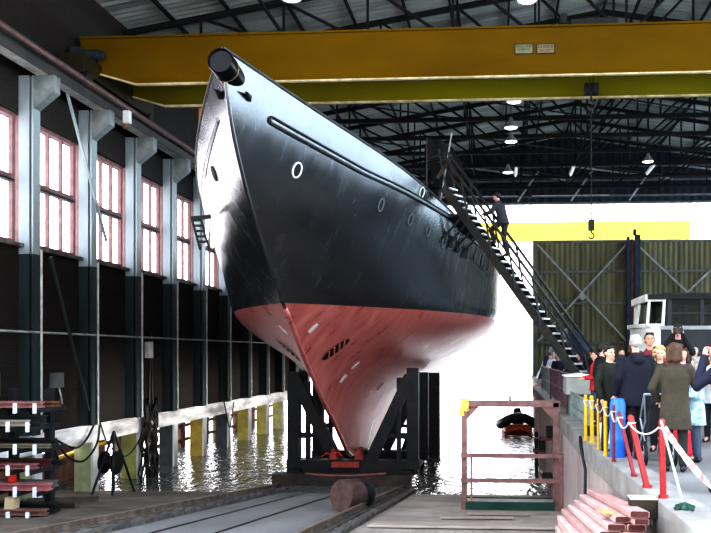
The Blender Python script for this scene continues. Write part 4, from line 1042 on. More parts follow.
a = MB(); a.box(4.25, 11, y0 - .03, y0 + .02, 2.2, 2.3); a.build('belt_rail', mat('pale belt rail', (.3, .32, .33), .5), t)
for x in (5.2, 9.4):
    for y in (y0 + .2, y1 - .2):
        a = MB(); a.lathe([(.2, -.12), (.42, -.12), (.45, -.06), (.45, .06), (.42, .12), (.2, .12)], (x, y, .45), (0, 1, 0), 24); a.build('wheel', M_rubber, t, smooth=True, autosmooth=40)
t = thing('tarpaulin_heap', 'faded blue tarpaulin over a low heap in front of the gate', 'tarpaulin', (4.1, 50, 0))
a = MB(); n = 18; vs = []
for i in range(n + 1):
    for j in range(n + 1):
        u, v = i / n * 2 - 1, j / n * 2 - 1; r = max(abs(u), abs(v)); h = 3.2 * (1 - r ** 2.2) * (.75 + .25 * math.cos(u * 5 + v * 3)) 
        vs.append((4.3 + 2.0 * u, 50.5 + 1.8 * v, max(.0, h)))
a.add(vs, [(i * (n + 1) + j, (i + 1) * (n + 1) + j, (i + 1) * (n + 1) + j + 1, i * (n + 1) + j + 1) for i in range(n) for j in range(n)])
a.build('tarpaulin', mat('faded blue tarp', (.05, .075, .14), .6, var=.3, scale=1.5, bump=.5, bscale=3), t, smooth=True)
a = MB(); a.tube([(2.35, 50.5, .05), (3.2, 49.2, .6), (4.3, 48.7, .05)], .02, 5); a.build('rope', M_rope, t)

# ------------------------------------------------------------------ storage rack with steel sections, by the window wall
RZ = -.06
t = thing('storage_rack', 'open steel storage rack with white-tipped arms by the window wall', 'rack', (-11.2, 17.4, zslip(17.4)), rz=0)
lv_ = [.42, .02, -.46, -.92, -1.38, -1.92]
a = MB()
for x in (-13.0, -12.1, -11.2, -10.35): a.box(x - .07, x + .07, 17.7, 17.9, zslip(17.8) - .02, .75)
a.box(-13.1, -10.0, 17.72, 17.88, -1.0, -.9); a.build('upright_frame', M_black, t)
M_peg = mat('white arm tip', (.72, .74, .74), .5, var=.1)
for li, z in enumerate(lv_):
    off = .0 if li % 2 == 0 else -.16
    for x in (-11.6, -10.95, -10.42, -9.98):
        a = MB(); a.bar((x + off, 17.8, z - .1), (x + off, 16.62, z - .1), .08, .09); o = a.build('arm', M_black, t)
        a = MB(); a.box(x + off - .026, x + off + .026, 16.55, 16.62, z - .15, z + .07); a.build('arm_tip', M_peg, o)
secs = [(0, 17.0, .2, .13, -10.05, mat('pink red steel', (.36, .17, .165), .6, var=.25, scale=3, dirt=(.2, .1, .09)), 'pinkish-red steel section on the top arms of the rack'), (0, 17.4, .18, .12, -9.9, M_rust, 'thin rusty bar behind the pinkish section on the top arms'),
        (1, 16.95, .2, .13, -10.35, mat('pale grey timber', (.34, .31, .26), .8, var=.25, scale=4, stretch=(.3, 2, 2)), 'pale greyish timber on the second arms of the rack'), (1, 17.4, .2, .2, -10.2, M_cold, 'dark green section behind the pale timber on the second arms'),
        (2, 16.95, .16, .09, -9.85, mat('mossy timber', (.17, .145, .10), .85, var=.3, scale=4), 'thin mossy-brown timber on the third arms of the rack'), (2, 17.4, .2, .16, -10.0, M_black, 'black section behind the mossy timber on the third arms'),
        (3, 16.95, .2, .12, -10.15, mat('dull pink steel', (.27, .12, .125), .6, var=.25, scale=3), 'dull pink steel section on the fourth arms of the rack'), (3, 17.4, .2, .16, -10.1, M_bend, 'dark maroon section behind the dull pink one on the fourth arms'),
        (4, 16.9, .22, .16, -9.8, mat('brick pink steel', (.40, .16, .17), .6, var=.25, scale=3, dirt=(.22, .1, .1)), 'thick brick-pink steel section on the fifth arms of the rack'), (4, 17.4, .2, .14, -9.95, mat('grey section', (.15, .15, .14), .6), 'grey section lying behind the thick brick-pink one'),
        (5, 16.9, .2, .13, -9.9, mat('rust pink steel', (.22, .11, .10), .7, var=.3, scale=3), 'rust-brown steel section on the lowest arms of the rack'), (5, 17.35, .22, .18, -9.95, M_black, 'black section behind the rust-brown one on the lowest arms')]
for li, y, w, h, xe, m, lab in secs:
    a = MB(); z = lv_[li] - .05
    a.ibeam((-13.05, y, z + h / 2), (xe, y, z + h / 2 - .0), w, h, .035)
    tag(a.build('steel_section', m, origin=(-12.5, y, z)), lab, 'steel section', 'sections stored on the rack')
o = MB(); o.lathe([(.09, 0), (.09, .2), (.06, .26), (.02, .3)], (-10.68, 16.9, -1.255), n=12); tag(o.build('signal_cone', M_red, origin=(-10.68, 16.9, -1.255), smooth=True), 'small red can standing on the fifth layer of the rack', 'can')
o = MB(); o.prism([(-10.8, 16.8, -1.835), (-10.58, 16.8, -1.835), (-10.55, 16.8, -1.6), (-10.78, 16.8, -1.58)], (0, .2, 0)); tag(o.build('paper_sack', mat('buff sack', (.5, .42, .27), .9), origin=(-10.85, 16.9, -1.70)), 'buff paper packet between the lowest layers of the rack', 'sack')

# ------------------------------------------------------------------ cables and clutter along the whitewashed beam
M_hose = mat('black hose', (.012, .012, .012), .5, var=.3)
def hose(pts, lab, r=.035):
    # smooth through points
    P = [Vector(p) for p in pts]; out = []
    for i in range(len(P) - 1):
        p0, p1, p2, p3 = P[max(i - 1, 0)], P[i], P[i + 1], P[min(i + 2, len(P) - 1)]
        for k in range(8):
            u = k / 8; out.append(.5 * ((2 * p1) + (p2 - p0) * u + (2 * p0 - 5 * p1 + 4 * p2 - p3) * u * u + (3 * p1 - p0 - 3 * p2 + p3) * u ** 3))
    out.append(P[-1]); a = MB(); a.tube(out, r, 7)
    return tag(a.build('hose', M_hose, origin=P[0], smooth=True), lab, 'hose')
x = WX + .2
hose([(x, 25.1, -.5), (x, 24.4, -1.15), (x + .1, 23.5, -1.3), (x, 22.6, -.95), (x + .3, 21.4, -.8)], 'black hose looping from the beam towards the rack, upper one')
hose([(x + .06, 25.15, -.52), (x + .1, 24.9, -1.3), (x + .15, 24.0, -1.75), (x + .1, 23.2, -1.55), (x + .2, 22.2, -.9), (x + .5, 21.2, -.85)], 'black hose hanging lower in a deep loop towards the rack')
hose([(x + .3, 22.0, -1.1), (x + .6, 21.7, -1.4), (x + .6, 21.5, -1.9), (x + .4, 21.3, -2.35)], 'thick black hose dropping beside the end of the rack', .05)
hose([(x, 25.2, -.5), (x + .1, 25.6, -1.4), (x + .2, 26.6, -1.95), (x + .1, 27.8, -1.6), (x, 28.5, -1.0)], 'thin black hose looping from the beam to the cable bundle', .025)
hose([(x, 37.0, -.7), (x + .1, 37.3, -1.7), (x, 37.9, -1.9), (x, 38.4, -.8)], 'thin black hose hanging from the beam above the water', .03)
random.seed(5)
t = thing('cable_bundle', 'tangled bundle of black cables hanging down the beam to the waters edge', 'cables', (WX + .2, 29, -3.2), kind='thing')
for k in range(14):
    y_ = 28.3 + 1.2 * k / 13; P = [Vector((WX + .12 + random.uniform(0, .2), y_ + random.uniform(-.25, .25), z)) for z in (-.1, -.6, -1.1, -1.7, -2.3, -2.8, -3.2)]
    a = MB(); a.tube(P, random.uniform(.025, .06), 6); a.build('cable', M_hose, t, smooth=True)
for k in range(5):
    cz = -.9 - .5 * k; a = MB(); a.tube([(WX + .28, 28.9 + .35 * math.cos(q_), cz + .3 * math.sin(q_)) for q_ in [2 * PI * j / 18 for j in range(18)]], .03, 6, closed=True); a.build('cable_loop', M_hose, t, smooth=True)
t = thing('cable_ladder', 'black clump of cables and brackets on the wall above the bundle', 'cables', (WX + .3, 28.9, 0))
a = MB(); a.tube([(WX + .3, 28.7, -.3), (WX + .3, 28.8, 2.4)], .05, 6); a.tube([(WX + .3, 29.0, -.3), (WX + .3, 28.9, 2.1)], .04, 6); a.build('cable', M_hose, t)
a = MB(); a.box(WX + .2, WX + .4, 28.55, 28.85, 1.4, 2.0); a.build('bracket', mat('pale bracket', (.6, .6, .58), .6), t)
# black trestle with a reel
t = thing('welding_trestle', 'black steel trestle with a cable reel in front of the lime green pillar', 'trestle', (-12.2, 24.6, zslip(24.6)))
zt = -.9
for x_, y_ in ((-11.75, 23.6), (-12.5, 23.8), (-11.9, 25.4), (-12.6, 25.4)):
    a = MB(); a.tube([(x_, y_, zslip(y_)), (-12.2, 24.6, zt)], .04, 7); a.build('leg', M_black, t)
a = MB(); a.lathe([(.36, 0), (.36, .04), (.2, .05), (.2, .4), (.36, .41), (.36, .45)], (-12.42, 24.4, -1.85), (1, -.1, 0), 24); a.build('reel', M_hose, t, smooth=True, autosmooth=30)
# work lamps in the recess
for i, (y_, z_, lab) in enumerate(((25.6, -1.42, 'lit white work lamp in the recess beside the pale green pillar'), (22.9, -1.45, 'lit white work lamp in the recess behind the end of the rack'))):
    t = thing('work_lamp', lab, 'lamp', (WX - 1, y_, z_))
    a = MB(); a.box(WX - 1.1, WX - .7, y_ - .75, y_ + .75, z_ + .09, z_ + .18); a.build('housing', M_white, t)
    a = MB(); a.box(WX - 1.0, WX - .65, y_ - .7, y_ + .7, z_ - .03, z_ + .09); a.build('tube', emat('work lamp glow', (1, 1, .95), 7), t)
t = MB(); t.tube([(WX - .75, 24.2, -1.75), (WX - .7, 27.4, -1.55)], .06, 8); tag(t.build('yellow_pipe', M_ylpost, origin=(WX - .7, 25.5, -1.7)), 'yellow pipe slung under the beam behind the trestle', 'pipe')
# boxes on the brick wall
t = thing('switch_box', 'grey switch box with a drooping cable on the lower brick wall', 'box', (WX + .1, 22.9, .6))
a = MB(); a.box(WX, WX + .16, 22.7, 23.2, .55, 1.0); a.build('box_body', mat('grey switch box', (.14, .15, .15), .5), t)
a = MB(); a.tube([(WX + .08, 23.05, .55), (WX + .12, 23.1, .3), (WX + .1, 23.2, .05)], .03, 6); a.build('cable', M_galv, t)
t = MB(); t.tube([(WX + .1, 22.05, 2.1), (WX + .1, 22.05, .1), (WX + .1, 21.9, -.3)], .04, 7); tag(t.build('down_pipe', mat('grey pipe', (.12, .13, .13), .5), origin=(WX + .1, 22.05, 0)), 'thin grey pipe running down the lower brick wall', 'pipe')
t = MB(); t.box(WX + .02, WX + .12, 18.9, 20.2, .45, 1.05); tag(t.build('wall_panel', mat('pale panel', (.10, .115, .11), .6), origin=(WX, 19.5, .5)), 'dull grey-green panel on the brick wall above the rack', 'panel')
# debris on the yard floor by the rack
for i, (xa, ya, xb, yb, lab) in enumerate(((-12.6, 19.6, -10.4, 19.1, 'dark timber offcut lying on the yard floor behind the rack'), (-12.4, 20.3, -11.0, 21.3, 'short timber offcut lying askew by the pale green pillar'))):
    a = MB(); a.bar((xa, ya, zslip(ya) + .07), (xb, yb, zslip(yb) + .07), .16, .13); tag(a.build('timber_offcut', mat('dark offcut', (.08, .065, .05), .85), origin=(xa, ya, zslip(ya))), lab, 'timber')
# ------------------------------------------------------------------ people
def hull_of(bm, pts):
    vs = [bm.verts.new(p) for p in pts]
    r = bmesh.ops.convex_hull(bm, input=vs)
    junk = [e for e in r.get('geom_interior', []) if isinstance(e, bmesh.types.BMVert)] + [v for v in r.get('geom_unused', []) if isinstance(v, bmesh.types.BMVert)]
    if junk: bmesh.ops.delete(bm, geom=list(set(junk)), context='VERTS')
_ico = None
def sph(c, r):
    global _ico
    if _ico is None:
        b = bmesh.new(); bmesh.ops.create_icosphere(b, subdivisions=2, radius=1); _ico = [v.co.copy() for v in b.verts]; b.free()
    r = Vector((r, r, r)) if not isinstance(r, (tuple, list, Vector)) else Vector(r); c = Vector(c)
    return [c + Vector((v.x * r.x, v.y * r.y, v.z * r.z)) for v in _ico]
def blob(name, parts, m, parent, vox, smooth_it=4, xf=None):
    """one continuous skin over capsules, ellipsoids and lofts"""
    me = bpy.data.meshes.new(name); big = bmesh.new()
    for p in parts:
        bm = bmesh.new()
        if p[0] == 'c': hull_of(bm, sph(p[1], p[2]) + sph(p[3], p[4]))
        elif p[0] == 'e': hull_of(bm, sph(p[1], p[2]))
        elif p[0] == 'l':
            rings = p[1]
            for a, b in zip(rings[:-1], rings[1:]):
                pts = []
                for (z, cx, cy, rx, ry) in (a, b):
                    pts += [Vector((cx + rx * math.copysign(abs(math.cos(t)) ** .8, math.cos(t)), cy + ry * math.copysign(abs(math.sin(t)) ** .8, math.sin(t)), z)) for t in [2 * PI * k / 18 for k in range(18)]]
                b2 = bmesh.new(); hull_of(b2, pts); tmp = bpy.data.meshes.new('t'); b2.to_mesh(tmp); b2.free(); bm.from_mesh(tmp); bpy.data.meshes.remove(tmp)
        tmp = bpy.data.meshes.new('t'); bm.to_mesh(tmp); bm.free(); big.from_mesh(tmp); bpy.data.meshes.remove(tmp)
    if xf is not None: bmesh.ops.transform(big, matrix=xf, verts=big.verts)
    big.to_mesh(me); big.free()
    o = bpy.data.objects.new(name, me); COL.objects.link(o)
    md = o.modifiers.new('r', 'REMESH'); md.mode = 'VOXEL'; md.voxel_size = vox; md.use_smooth_shade = True
    if smooth_it:
        sm = o.modifiers.new('s', 'SMOOTH'); sm.iterations = smooth_it; sm.factor = .5
    dg = bpy.context.evaluated_depsgraph_get(); ev = o.evaluated_get(dg); me2 = bpy.data.meshes.new_from_object(ev)
    o.modifiers.clear(); o.data = me2; bpy.data.meshes.remove(me); me2.name = name
    me2.materials.clear(); me2.materials.append(m)
    me2.polygons.foreach_set('use_smooth', [True] * len(me2.polygons))
    o.parent = parent
    return o
M_skin = mat('skin', (.62, .36, .27), .5, var=.1, scale=12); M_skin2 = mat('tanned skin', (.45, .24, .16), .5, var=.1, scale=12)
M_eye = mat('dark eye', (.02, .015, .012), .3); M_lip = mat('lip', (.42, .16, .14), .5); M_shoe = mat('dark shoe', (.015, .013, .012), .5)
def cl(name, c, var=.2): return mat('cloth ' + name, c, .85, var=var, scale=7, bump=.25, bscale=30)
def hairm(name, c): return mat('hair ' + name, c, .6, var=.35, scale=30, bump=.5, bscale=90)
H_dark = hairm('dark', (.022, .015, .012)); H_brown = hairm('brown', (.075, .038, .022)); H_blond = hairm('blond', (.50, .33, .15)); H_grey = hairm('grey', (.25, .245, .23)); H_lgrey = hairm('silver', (.34, .33, .31))

ARMS = {'down': ((.265, -.02, 1.14), (.27, .08, .90)), 'front': ((.27, .02, 1.13), (.14, .27, 1.10)), 'camera': ((.25, .20, 1.24), (.085, .24, 1.565)), 'pocket': ((.30, -.06, 1.14), (.23, .10, .96)), 'phone': ((.28, .10, 1.15), (.12, .28, 1.34)), 'rail': ((.31, .10, 1.20), (.36, .34, 1.22))}
def person(label, x, y, face=0, H=1.75, coat=None, legs=None, hair=None, style='short', arms=('down', 'down'), coat_z=.82, z0=0.0, vox=.013, turn=0, tilt=0, skin=None, legpose=None, lean=0.0, extra=None, group=None, hood=False, wide=1.0, shoes=True):
    s = H / 1.75; skin = skin or M_skin
    t = thing('person', label, 'person', (x, y, z0), rz=math.radians(face), group=group)
    X = Matrix.Scale(s, 4)
    # hips stay put, the upper body leans forward about them
    LN = Matrix.Translation((0, 0, .95)) @ Matrix.Rotation(-lean, 4, 'X') @ Matrix.Translation((0, 0, -.95))
    def up(p): return LN @ Vector(p)
    HR = LN @ Matrix.Translation((0, .01, 1.50)) @ Matrix.Rotation(math.radians(turn), 4, 'Z') @ Matrix.Rotation(math.radians(-tilt), 4, 'X') @ Matrix.Translation((0, -.01, -1.50))
    hd = lambda p: HR @ Vector(p)
    body = []
    # head, with brow, nose, chin, ears
    def hell(c, r): body.append(('e', hd(c), r))
    hell((0, -.005, 1.665), (.076, .093, .092)); hell((0, .022, 1.60), (.058, .066, .068)); hell((0, .05, 1.56), (.034, .036, .028))
    body.append(('c', hd((0, .092, 1.64)), .011, hd((0, .112, 1.605)), .015)); hell((0, .078, 1.672), (.05, .016, .012))
    for sx in (-1, 1): hell((sx * .078, -.005, 1.63), (.013, .02, .032)); hell((sx * .038, .06, 1.615), (.022, .022, .02))
    body.append(('c', up((0, -.01, 1.42)), .056, hd((0, .0, 1.56)), .052))
    body.append(('l', [(z, *((up((0, 0, z)))[:2]), rx, ry) for z, rx, ry in ((.90, .145, .09), (1.05, .13, .085), (1.25, .15, .095), (1.38, .16, .085), (1.44, .08, .06))]))
    hands = []
    sl = []
    for sx, key in ((-1, arms[0]), (1, arms[1])):
        e, w = ARMS[key] if isinstance(key, str) else key
        sh = up((sx * .175 * wide, -.005, 1.40)); e = up((sx * e[0], e[1], e[2])); w = up((sx * w[0], w[1], w[2]))
        body.append(('c', sh, .045, e, .036)); body.append(('c', e, .036, w, .026))
        d = (w - e).normalized(); k = d.orthogonal().normalized()
        side = d.cross(Vector((0, 0, 1)) if abs(d.z) < .8 else Vector((0, 1, 0))).normalized(); nrm = side.cross(d).normalized()
        pc = w + d * .055
        body.append(('c', w + d * .02, .026, pc - side * .014, .022)); body.append(('c', w + d * .02, .026, pc + side * .018, .022))
        for fi, (off, ln) in enumerate(((-.030, .062), (-.010, .073), (.010, .068), (.029, .052))):
            b0 = pc + d * .012 + side * off; b1 = b0 + d * ln * .55 + side * off * .12; b2 = b1 + (d * .55 - nrm * .8 * (1 if key != 'down' else .5)).normalized() * ln * .5
            body.append(('c', b0, .0105, b1, .0095)); body.append(('c', b1, .0095, b2, .0085))
        tb = w + d * .03 - side * .026; body.append(('c', tb, .0125, tb + (d * .7 - side * .75 - nrm * .3).normalized() * .052, .0095))
        sl.append((sh, e, w))
    LP = legpose or {-1: ((-.09, 0, .92), (-.10, .02, .50), (-.105, -.01, .09)), 1: ((.09, 0, .92), (.10, .02, .50), (.105, -.01, .09))}
    tro = []; sho = []
    for sx in (-1, 1):
        h, k, a = [Vector(p) for p in LP[sx]]
        body.append(('c', h, .075, k, .05)); body.append(('c', k, .05, a, .035)); body.append(('c', a, .036, a + Vector((0, .13, -.05)), .03))
        tro += [('c', h, .098, k, .072), ('c', k, .072, a + Vector((0, 0, .03)), .062)]
        sho = [('c', a + Vector((0, -.03, -.045)), .042, a + Vector((sx * .01, .13, -.052)), .038), ('c', a, .045, a + Vector((0, 0, .02)), .045)]
        if shoes: blob('shoe', sho, M_shoe, t, vox, 2, X)
    blob('body', body, skin, t, max(.0095, vox * .75), 2, X)
    tro.append(('e', (0, 0, .95), (.155, .115, .12)))
    blob('trousers', tro, legs or cl('black', (.016, .016, .018)), t, vox, 4, X)
    # coat: torso loft with sleeves
    prof = [(1.475, .072, .068), (1.44, .115 * wide, .085), (1.40, .195 * wide, .105), (1.28, .20 * wide, .125), (1.10, .178 * wide, .12), (.98, .185 * wide, .125)]
    z = .98
    while z > coat_z + .02:
        z = max(coat_z, z - .12); prof.append((z, (.185 + (.98 - z) * .09) * wide, .13 + (.98 - z) * .07))
    cp = [('l', [(up((0, 0, z_)).z if z_ > .95 else z_, (up((0, 0, z_)).x if z_ > .95 else 0), (up((0, 0, z_)).y if z_ > .95 else 0), rx, ry) for z_, rx, ry in prof])]
    for sh, e, w in sl:
        cp += [('c', sh, .078, e, .064), ('c', e, .064, w - (w - e).normalized() * .015, .047)]
    if hood: cp += [('c', up((-.06, -.09, 1.45)), .055, up((.06, -.09, 1.45)), .055), ('e', up((0, -.11, 1.40)), (.10, .05, .07))]
    cp += [('c', up((sx * .045, -.035, 1.475)), .03, up((sx * .05, .045, 1.455)), .025) for sx in (-1, 1)] + [('c', up((-.05, -.045, 1.48)), .03, up((.05, -.045, 1.48)), .03)]
    blob('coat', cp, coat or cl('navy', (.02, .023, .04)), t, vox, 5, X)
    # hair
    if style != 'bald':
        hp = []
        if style in ('short', 'bob', 'long'):
            hp += [('e', hd((0, -.022, 1.69)), (.084, .092, .083)), ('e', hd((0, -.055, 1.65)), (.078, .062, .082)), ('c', hd((-.05, .055, 1.735)), .022, hd((.05, .055, 1.735)), .022)]
            if style == 'short': hp += [('e', hd((sx * .07, -.02, 1.665)), (.018, .045, .045)) for sx in (-1, 1)]
        if style in ('bob', 'long'):
            zb = 1.53 if style == 'bob' else 1.42
            for sx in (-1, 1): hp += [('c', hd((sx * .075, .0, 1.69)), .035, hd((sx * .082, -.01, zb)), .036)]
            hp += [('c', hd((-.05, -.075, 1.68)), .045, hd((-.045, -.08, zb)), .045), ('c', hd((.05, -.075, 1.68)), .045, hd((.045, -.08, zb)), .045), ('c', hd((-.05, .05, 1.745)), .028, hd((.07, .05, 1.72)), .03)]
        if style == 'curly':
            rr = random.Random(3)
            for i in range(60):
                th = rr.uniform(0, 2 * PI); ph = rr.uniform(-.9, 1.5); v = Vector((math.cos(ph) * math.sin(th), -math.cos(ph) * math.cos(th), math.sin(ph)))
                if v.y > .35 and v.z < .62: continue
                hp.append(('e', hd((v.x * .095, v.y * .10 - .015, 1.655 + v.z * .10)), rr.uniform(.026, .04)))
            for i in range(16):
                th = rr.uniform(-1.9, 1.9); hp.append(('e', hd((.10 * math.sin(th), -.10 * math.cos(th) - .01, rr.uniform(1.50, 1.58))), rr.uniform(.025, .038)))
        if style == 'hatcap': hp += [('e', hd((0, -.01, 1.70)), (.09, .105, .075)), ('c', hd((-.04, .11, 1.70)), .012, hd((.04, .11, 1.70)), .012)]
        blob('hair', hp, hair or H_dark, t, .008 if style == 'curly' else min(vox, .012), 0 if style == 'curly' else 2, X)
    # face details
    for sx in (-1, 1):
        a = MB(); a.ball(X @ hd((sx * .031, .083, 1.645)), (.013 * s, .009 * s, .008 * s), 8, 5); a.build('eye', M_eye, None).parent = t
    a = MB(); a.ball(X @ hd((0, .083, 1.567)), (.024 * s, .009 * s, .007 * s), 8, 5); a.build('mouth', M_lip, None).parent = t
    if extra: extra(t, X, up, hd)
    return t

def camera_extra(lens=.06, col=None):
    def f(t, X, up, hd): pass
    return f
def hand_camera(owner_xy, face, H, z0, label, dy=.27, z=1.60, size=1.0, dz=0):
    s = H / 1.75; a_ = math.radians(face); c = Vector((owner_xy[0] - math.sin(a_) * dy * s, owner_xy[1] + math.cos(a_) * dy * s, z0 + z * s + dz))
    t = thing('camera', label, 'camera', c, rz=a_)
    a = MB(); a.box(-.065 * size, .065 * size, -.03, .03, -.042 * size, .042 * size); a.box(-.03, .03, -.03, .03, .042 * size, .065 * size); o = a.build('camera_body', M_black, None, bevel=.006); o.parent = t
    a = MB(); a.lathe([(.036 * size, .03), (.036 * size, .08 * size), (.04 * size, .10 * size), (.03 * size, .10 * size)], (0, 0, 0), (0, 1, 0), 16); o = a.build('lens', mat('lens black', (.02, .02, .022), .25), None); o.parent = t
    return t

C_navy = cl('dark navy', (.008, .009, .018)); C_olive = cl('olive', (.050, .042, .028)); C_green = cl('dark green', (.015, .018, .012)); C_black = cl('black', (.012, .012, .014))
C_red = cl('red', (.50, .03, .04)); C_blue = cl('slate blue', (.035, .045, .075)); C_grey = cl('grey', (.15, .15, .16)); C_char = cl('charcoal', (.03, .03, .034)); C_light = cl('light', (.55, .58, .60)); C_print = mat('pale blue print', (.30, .42, .48), .85, var=.6, scale=14)
C_maroon = cl('maroon', (.14, .02, .03)); C_jean = cl('jeans', (.05, .065, .10)); C_tr = cl('dark trousers', (.018, .018, .022)); C_purple = cl('plum', (.12, .04, .10))

person('woman seen from behind in a long olive coat with brown bobbed hair', 2.30, 10.7, -18, 1.69, C_olive, cl('dark green trousers', (.02, .024, .02)), H_brown, 'bob', ('pocket', 'phone'), .58, vox=.012, turn=-20, wide=1.02)
person('grey-haired man seen from behind in a dark navy hooded jacket', 2.02, 12.1, 12, 1.83, C_navy, C_tr, H_lgrey, 'short', ('down', 'front'), .74, vox=.012, hood=True, wide=1.18, turn=-8)
person('person in a navy jacket raising a small camera at the edge of the crowd', 2.52, 9.1, 38, 1.70, cl('navy blue', (.012, .015, .032)), C_jean, H_dark, 'short', ('camera', 'camera'), .80, vox=.012, wide=1.08)
hand_camera((2.52, 9.1), 38, 1.70, 0, 'small dark camera held up by the person in navy at the edge of the crowd', .30, 1.60, .8)
person('dark-haired man in a dark green jacket turned towards the crowd, by the yellow posts', 1.72, 12.75, -140, 1.67, C_green, C_tr, H_dark, 'short', ('pocket', 'down'), .78, vox=.012, turn=-8)
person('tall dark-haired tanned man facing the viewer, behind the navy hooded jacket', 2.62, 14.2, 165, 1.92, C_maroon, C_tr, H_dark, 'short', ('down', 'front'), .85, skin=M_skin2, vox=.013, tilt=-12, turn=12)
person('woman with curly blond hair facing the viewer, between the olive coat and navy jacket', 2.54, 12.9, 155, 1.66, C_char, C_tr, H_blond, 'curly', ('down', 'down'), .80, vox=.013, turn=15)
person('photographer in black standing above the crowd, pointing a large camera', 3.32, 15.2, 168, 1.80, C_black, C_tr, H_dark, 'short', ('camera', 'camera'), .85, z0=.30, vox=.013)
hand_camera((3.32, 15.2), 168, 1.80, .30, 'large black camera held to the eye by the photographer in black', .29, 1.63, 1.35)
t = thing('crate', 'wooden crate the photographer in black stands on', 'crate', (3.32, 15.2, 0))
a = MB(); a.box(3.0, 3.64, 14.95, 15.5, .27, .30); a.build('crate_top', mat('crate wood', (.3, .2, .1), .8), t)
for (u, v) in ((3.02, 14.97), (3.6, 14.97), (3.02, 15.46), (3.6, 15.46)):
    a = MB(); a.box(u - .02, u + .04, v - .02, v + .04, 0, .27); a.build('crate_leg', mat('crate wood', (.3, .2, .1)), t)
person('short grey-haired woman in pale blue print between the olive coat and the raised camera', 2.82, 11.7, 70, 1.50, C_print, C_jean, H_grey, 'bob', ('front', 'front'), .62, vox=.013)
person('person in a bright red jacket behind the gangway foot', 2.10, 17.8, 95, 1.62, C_red, C_jean, H_dark, 'short', ('front', 'front'), .80, vox=.016)
person('dark-haired person in black just behind the man in dark green', 2.02, 16.0, -70, 1.76, C_black, C_tr, H_dark, 'short', ('down', 'down'), .78, vox=.016)
person('brown-haired person in charcoal behind the grey-haired mans shoulder', 2.62, 16.0, -60, 1.72, C_char, C_tr, H_brown, 'short', ('down', 'down'), .78, vox=.016)
person('brown-haired woman in plum behind the olive coat', 3.05, 13.6, 175, 1.64, C_purple, C_tr, H_brown, 'bob', ('down', 'front'), .78, vox=.016)
person('dark-haired man in grey at the back, below the vehicles nose', 3.3, 17.2, 170, 1.70, C_grey, C_tr, H_dark, 'short', ('down', 'down'), .82, vox=.016)
person('silver-haired man in slate blue at the back, beneath the vehicle windows', 4.10, 17.2, 160, 1.68, C_blue, C_tr, H_lgrey, 'short', ('down', 'down'), .82, vox=.016)
person('person in a pale coat behind the photographers crate', 3.72, 14.3, 140, 1.60, C_light, C_tr, H_brown, 'bob', ('front', 'front'), .75, vox=.016)
far = [(2.02, 32.5, 160, 1.50, C_blue, H_lgrey, 'short', 'silver-haired person in blue at the far end of the quay railing'), (2.05, 31, 180, 1.60, C_light, H_lgrey, 'short', 'silver-haired person in a pale coat near the far railing'), (2.1, 29.3, 200, 1.55, C_navy, H_grey, 'short', 'grey-haired person in navy beside the pale coat by the far railing'),
       (2.2, 24.4, 90, 1.57, C_purple, H_brown, 'bob', 'brown-haired woman in plum leaning at the purple railing'), (2.12, 23.4, 120, 1.62, C_black, H_dark, 'short', 'dark-haired person in black looking over the purple railing'), (2.55, 26.3, 100, 1.6, C_red, H_dark, 'short', 'dark-haired person in red farther along the quay railing'),
       (2.72, 20.0, 150, 1.6, C_light, H_blond, 'bob', 'fair-haired woman in a pale jacket behind the red jacket'), (3.1, 20.7, 190, 1.68, C_char, H_brown, 'short', 'brown-haired man in charcoal standing before the vehicles white nose'), (3.1, 27.5, 170, 1.66, C_green, H_dark, 'short', 'dark-haired man in green far along the quay')]
for x, y, f, H, c, hr, st, lab in far: person(lab, x, y, f, H, c, C_tr, hr, st, ('front', 'front'), .8, vox=.022)
# man climbing the gangway
tt = .64; c = F + D * tt + UP * .17
face = math.degrees(math.atan2(-DH.x, DH.y))
rise = D.z / Vector((D.x, D.y, 0)).length
ft0 = Vector((.10, -.06, .09)); 
LPc = {1: ((.09, 0, .92), (.10, .05, .50), (.10, -.06, .10)), -1: ((-.09, .02, .92), (-.11, .32, .72), (-.11, .22, .10 + .26 * rise))}
person('man in dark clothes climbing the gangway, one hand on the rail', c.x, c.y, face, 1.92, cl('dark blue work jacket', (.03, .032, .045)), cl('work trousers', (.025, .026, .034)), H_dark, 'short', ('rail', 'rail'), .84, z0=c.z + .03, vox=.013, legpose=LPc, lean=.3)
person('person in red standing on the ships deck behind the bulwark', -4.1, 22.0, 150, 1.72, C_red, C_tr, H_dark, 'short', ('down', 'front'), .85, z0=sheer(22) - .73, vox=.02)
# ------------------------------------------------------------------ daylight
w = bpy.data.worlds.new('World'); scene.world = w; w.use_nodes = True
nt = w.node_tree; bg = nt.nodes['Background']
tc = _n(nt, 'ShaderNodeTexCoord'); sp = _n(nt, 'ShaderNodeSeparateXYZ'); nt.links.new(tc.outputs['Generated'], sp.inputs[0])
rp = _n(nt, 'ShaderNodeValToRGB'); rp.color_ramp.elements[0].position = .0; rp.color_ramp.elements[0].color = (1, .99, 1, 1); rp.color_ramp.elements[1].position = .8; rp.color_ramp.elements[1].color = (.70, .82, 1, 1)
nt.links.new(sp.outputs['Z'], rp.inputs['Fac']); nt.links.new(rp.outputs['Color'], bg.inputs['Color'])
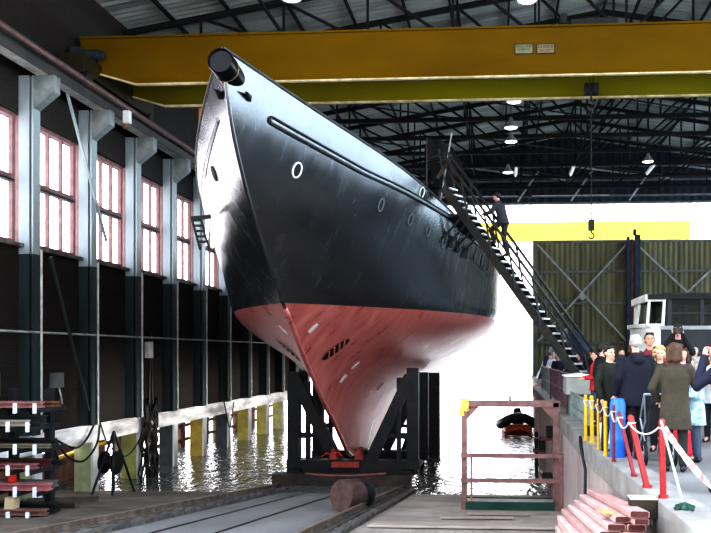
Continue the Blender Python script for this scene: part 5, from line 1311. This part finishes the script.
# overcast sky, brightest over the water and beside the hall, duller behind the viewer
mr = _n(nt, 'ShaderNodeMapRange'); mr.inputs[1].default_value = -.75; mr.inputs[2].default_value = -.1; mr.inputs[3].default_value = 3.2; mr.inputs[4].default_value = 6.5
nt.links.new(sp.outputs['Y'], mr.inputs[0])
ml = _n(nt, 'ShaderNodeMapRange'); ml.inputs[1].default_value = 0; ml.inputs[2].default_value = -.7; ml.inputs[3].default_value = 1; ml.inputs[4].default_value = 1.9
ml.clamp = True; nt.links.new(sp.outputs['X'], ml.inputs[0])
m2 = _n(nt, 'ShaderNodeMapRange'); m2.inputs[1].default_value = .3; m2.inputs[2].default_value = .9; m2.inputs[3].default_value = 1; m2.inputs[4].default_value = 1.7
nt.links.new(sp.outputs['X'], m2.inputs[0]); m3 = _n(nt, 'ShaderNodeMath', operation='MULTIPLY'); nt.links.new(ml.outputs[0], m3.inputs[0]); nt.links.new(m2.outputs[0], m3.inputs[1])
mu = _n(nt, 'ShaderNodeMath', operation='MULTIPLY'); nt.links.new(mr.outputs[0], mu.inputs[0]); nt.links.new(m3.outputs[0], mu.inputs[1]); nt.links.new(mu.outputs[0], bg.inputs['Strength'])
def area(name, loc, rot, sx, sy, power, col=(1, 1, 1)):
    l = bpy.data.lights.new(name, 'AREA'); l.shape = 'RECTANGLE'; l.size = sx; l.size_y = sy; l.energy = power; l.color = col
    o = bpy.data.objects.new(name, l); COL.objects.link(o); o.location = loc; o.rotation_euler = rot; return o

# added fill lights, unseen under the port bilge, brightening the whitewashed beam
for y, ln in ((26.5, 5), (33, 6), (41, 8), (50, 8)):
    l = area('beam_fill', (-9.2, y, -.35), (0, PI / 2, 0), .3, ln, 55 * ln / 5, (1, .99, .96)); l.data.spread = math.radians(70)

# ------------------------------------------------------------------ camera: level, on the slip head at eye height
cam = bpy.data.cameras.new('Camera'); co = bpy.data.objects.new('Camera', cam); COL.objects.link(co)
co.location = (0, 0, 1.55); co.rotation_euler = (PI / 2, 0, math.atan(51 / 800))
cam.sensor_width = 36; cam.lens = 800 / 711 * 36
cam.shift_x = (355.5 - 449) / 711; cam.shift_y = (354 - 266.5) / 711
cam.clip_end = 1000
scene.camera = co
scene.view_settings.view_transform = 'Standard'; scene.view_settings.look = 'High Contrast'; scene.view_settings.exposure = -0.32
cy = scene.cycles
cy.use_denoising = True; cy.max_bounces = 8; cy.diffuse_bounces = 4; cy.glossy_bounces = 4; cy.transparent_max_bounces = 12; cy.sample_clamp_indirect = 8; cy.caustics_reflective = True; cy.blur_glossy = 1.0; cy.caustics_refractive = False
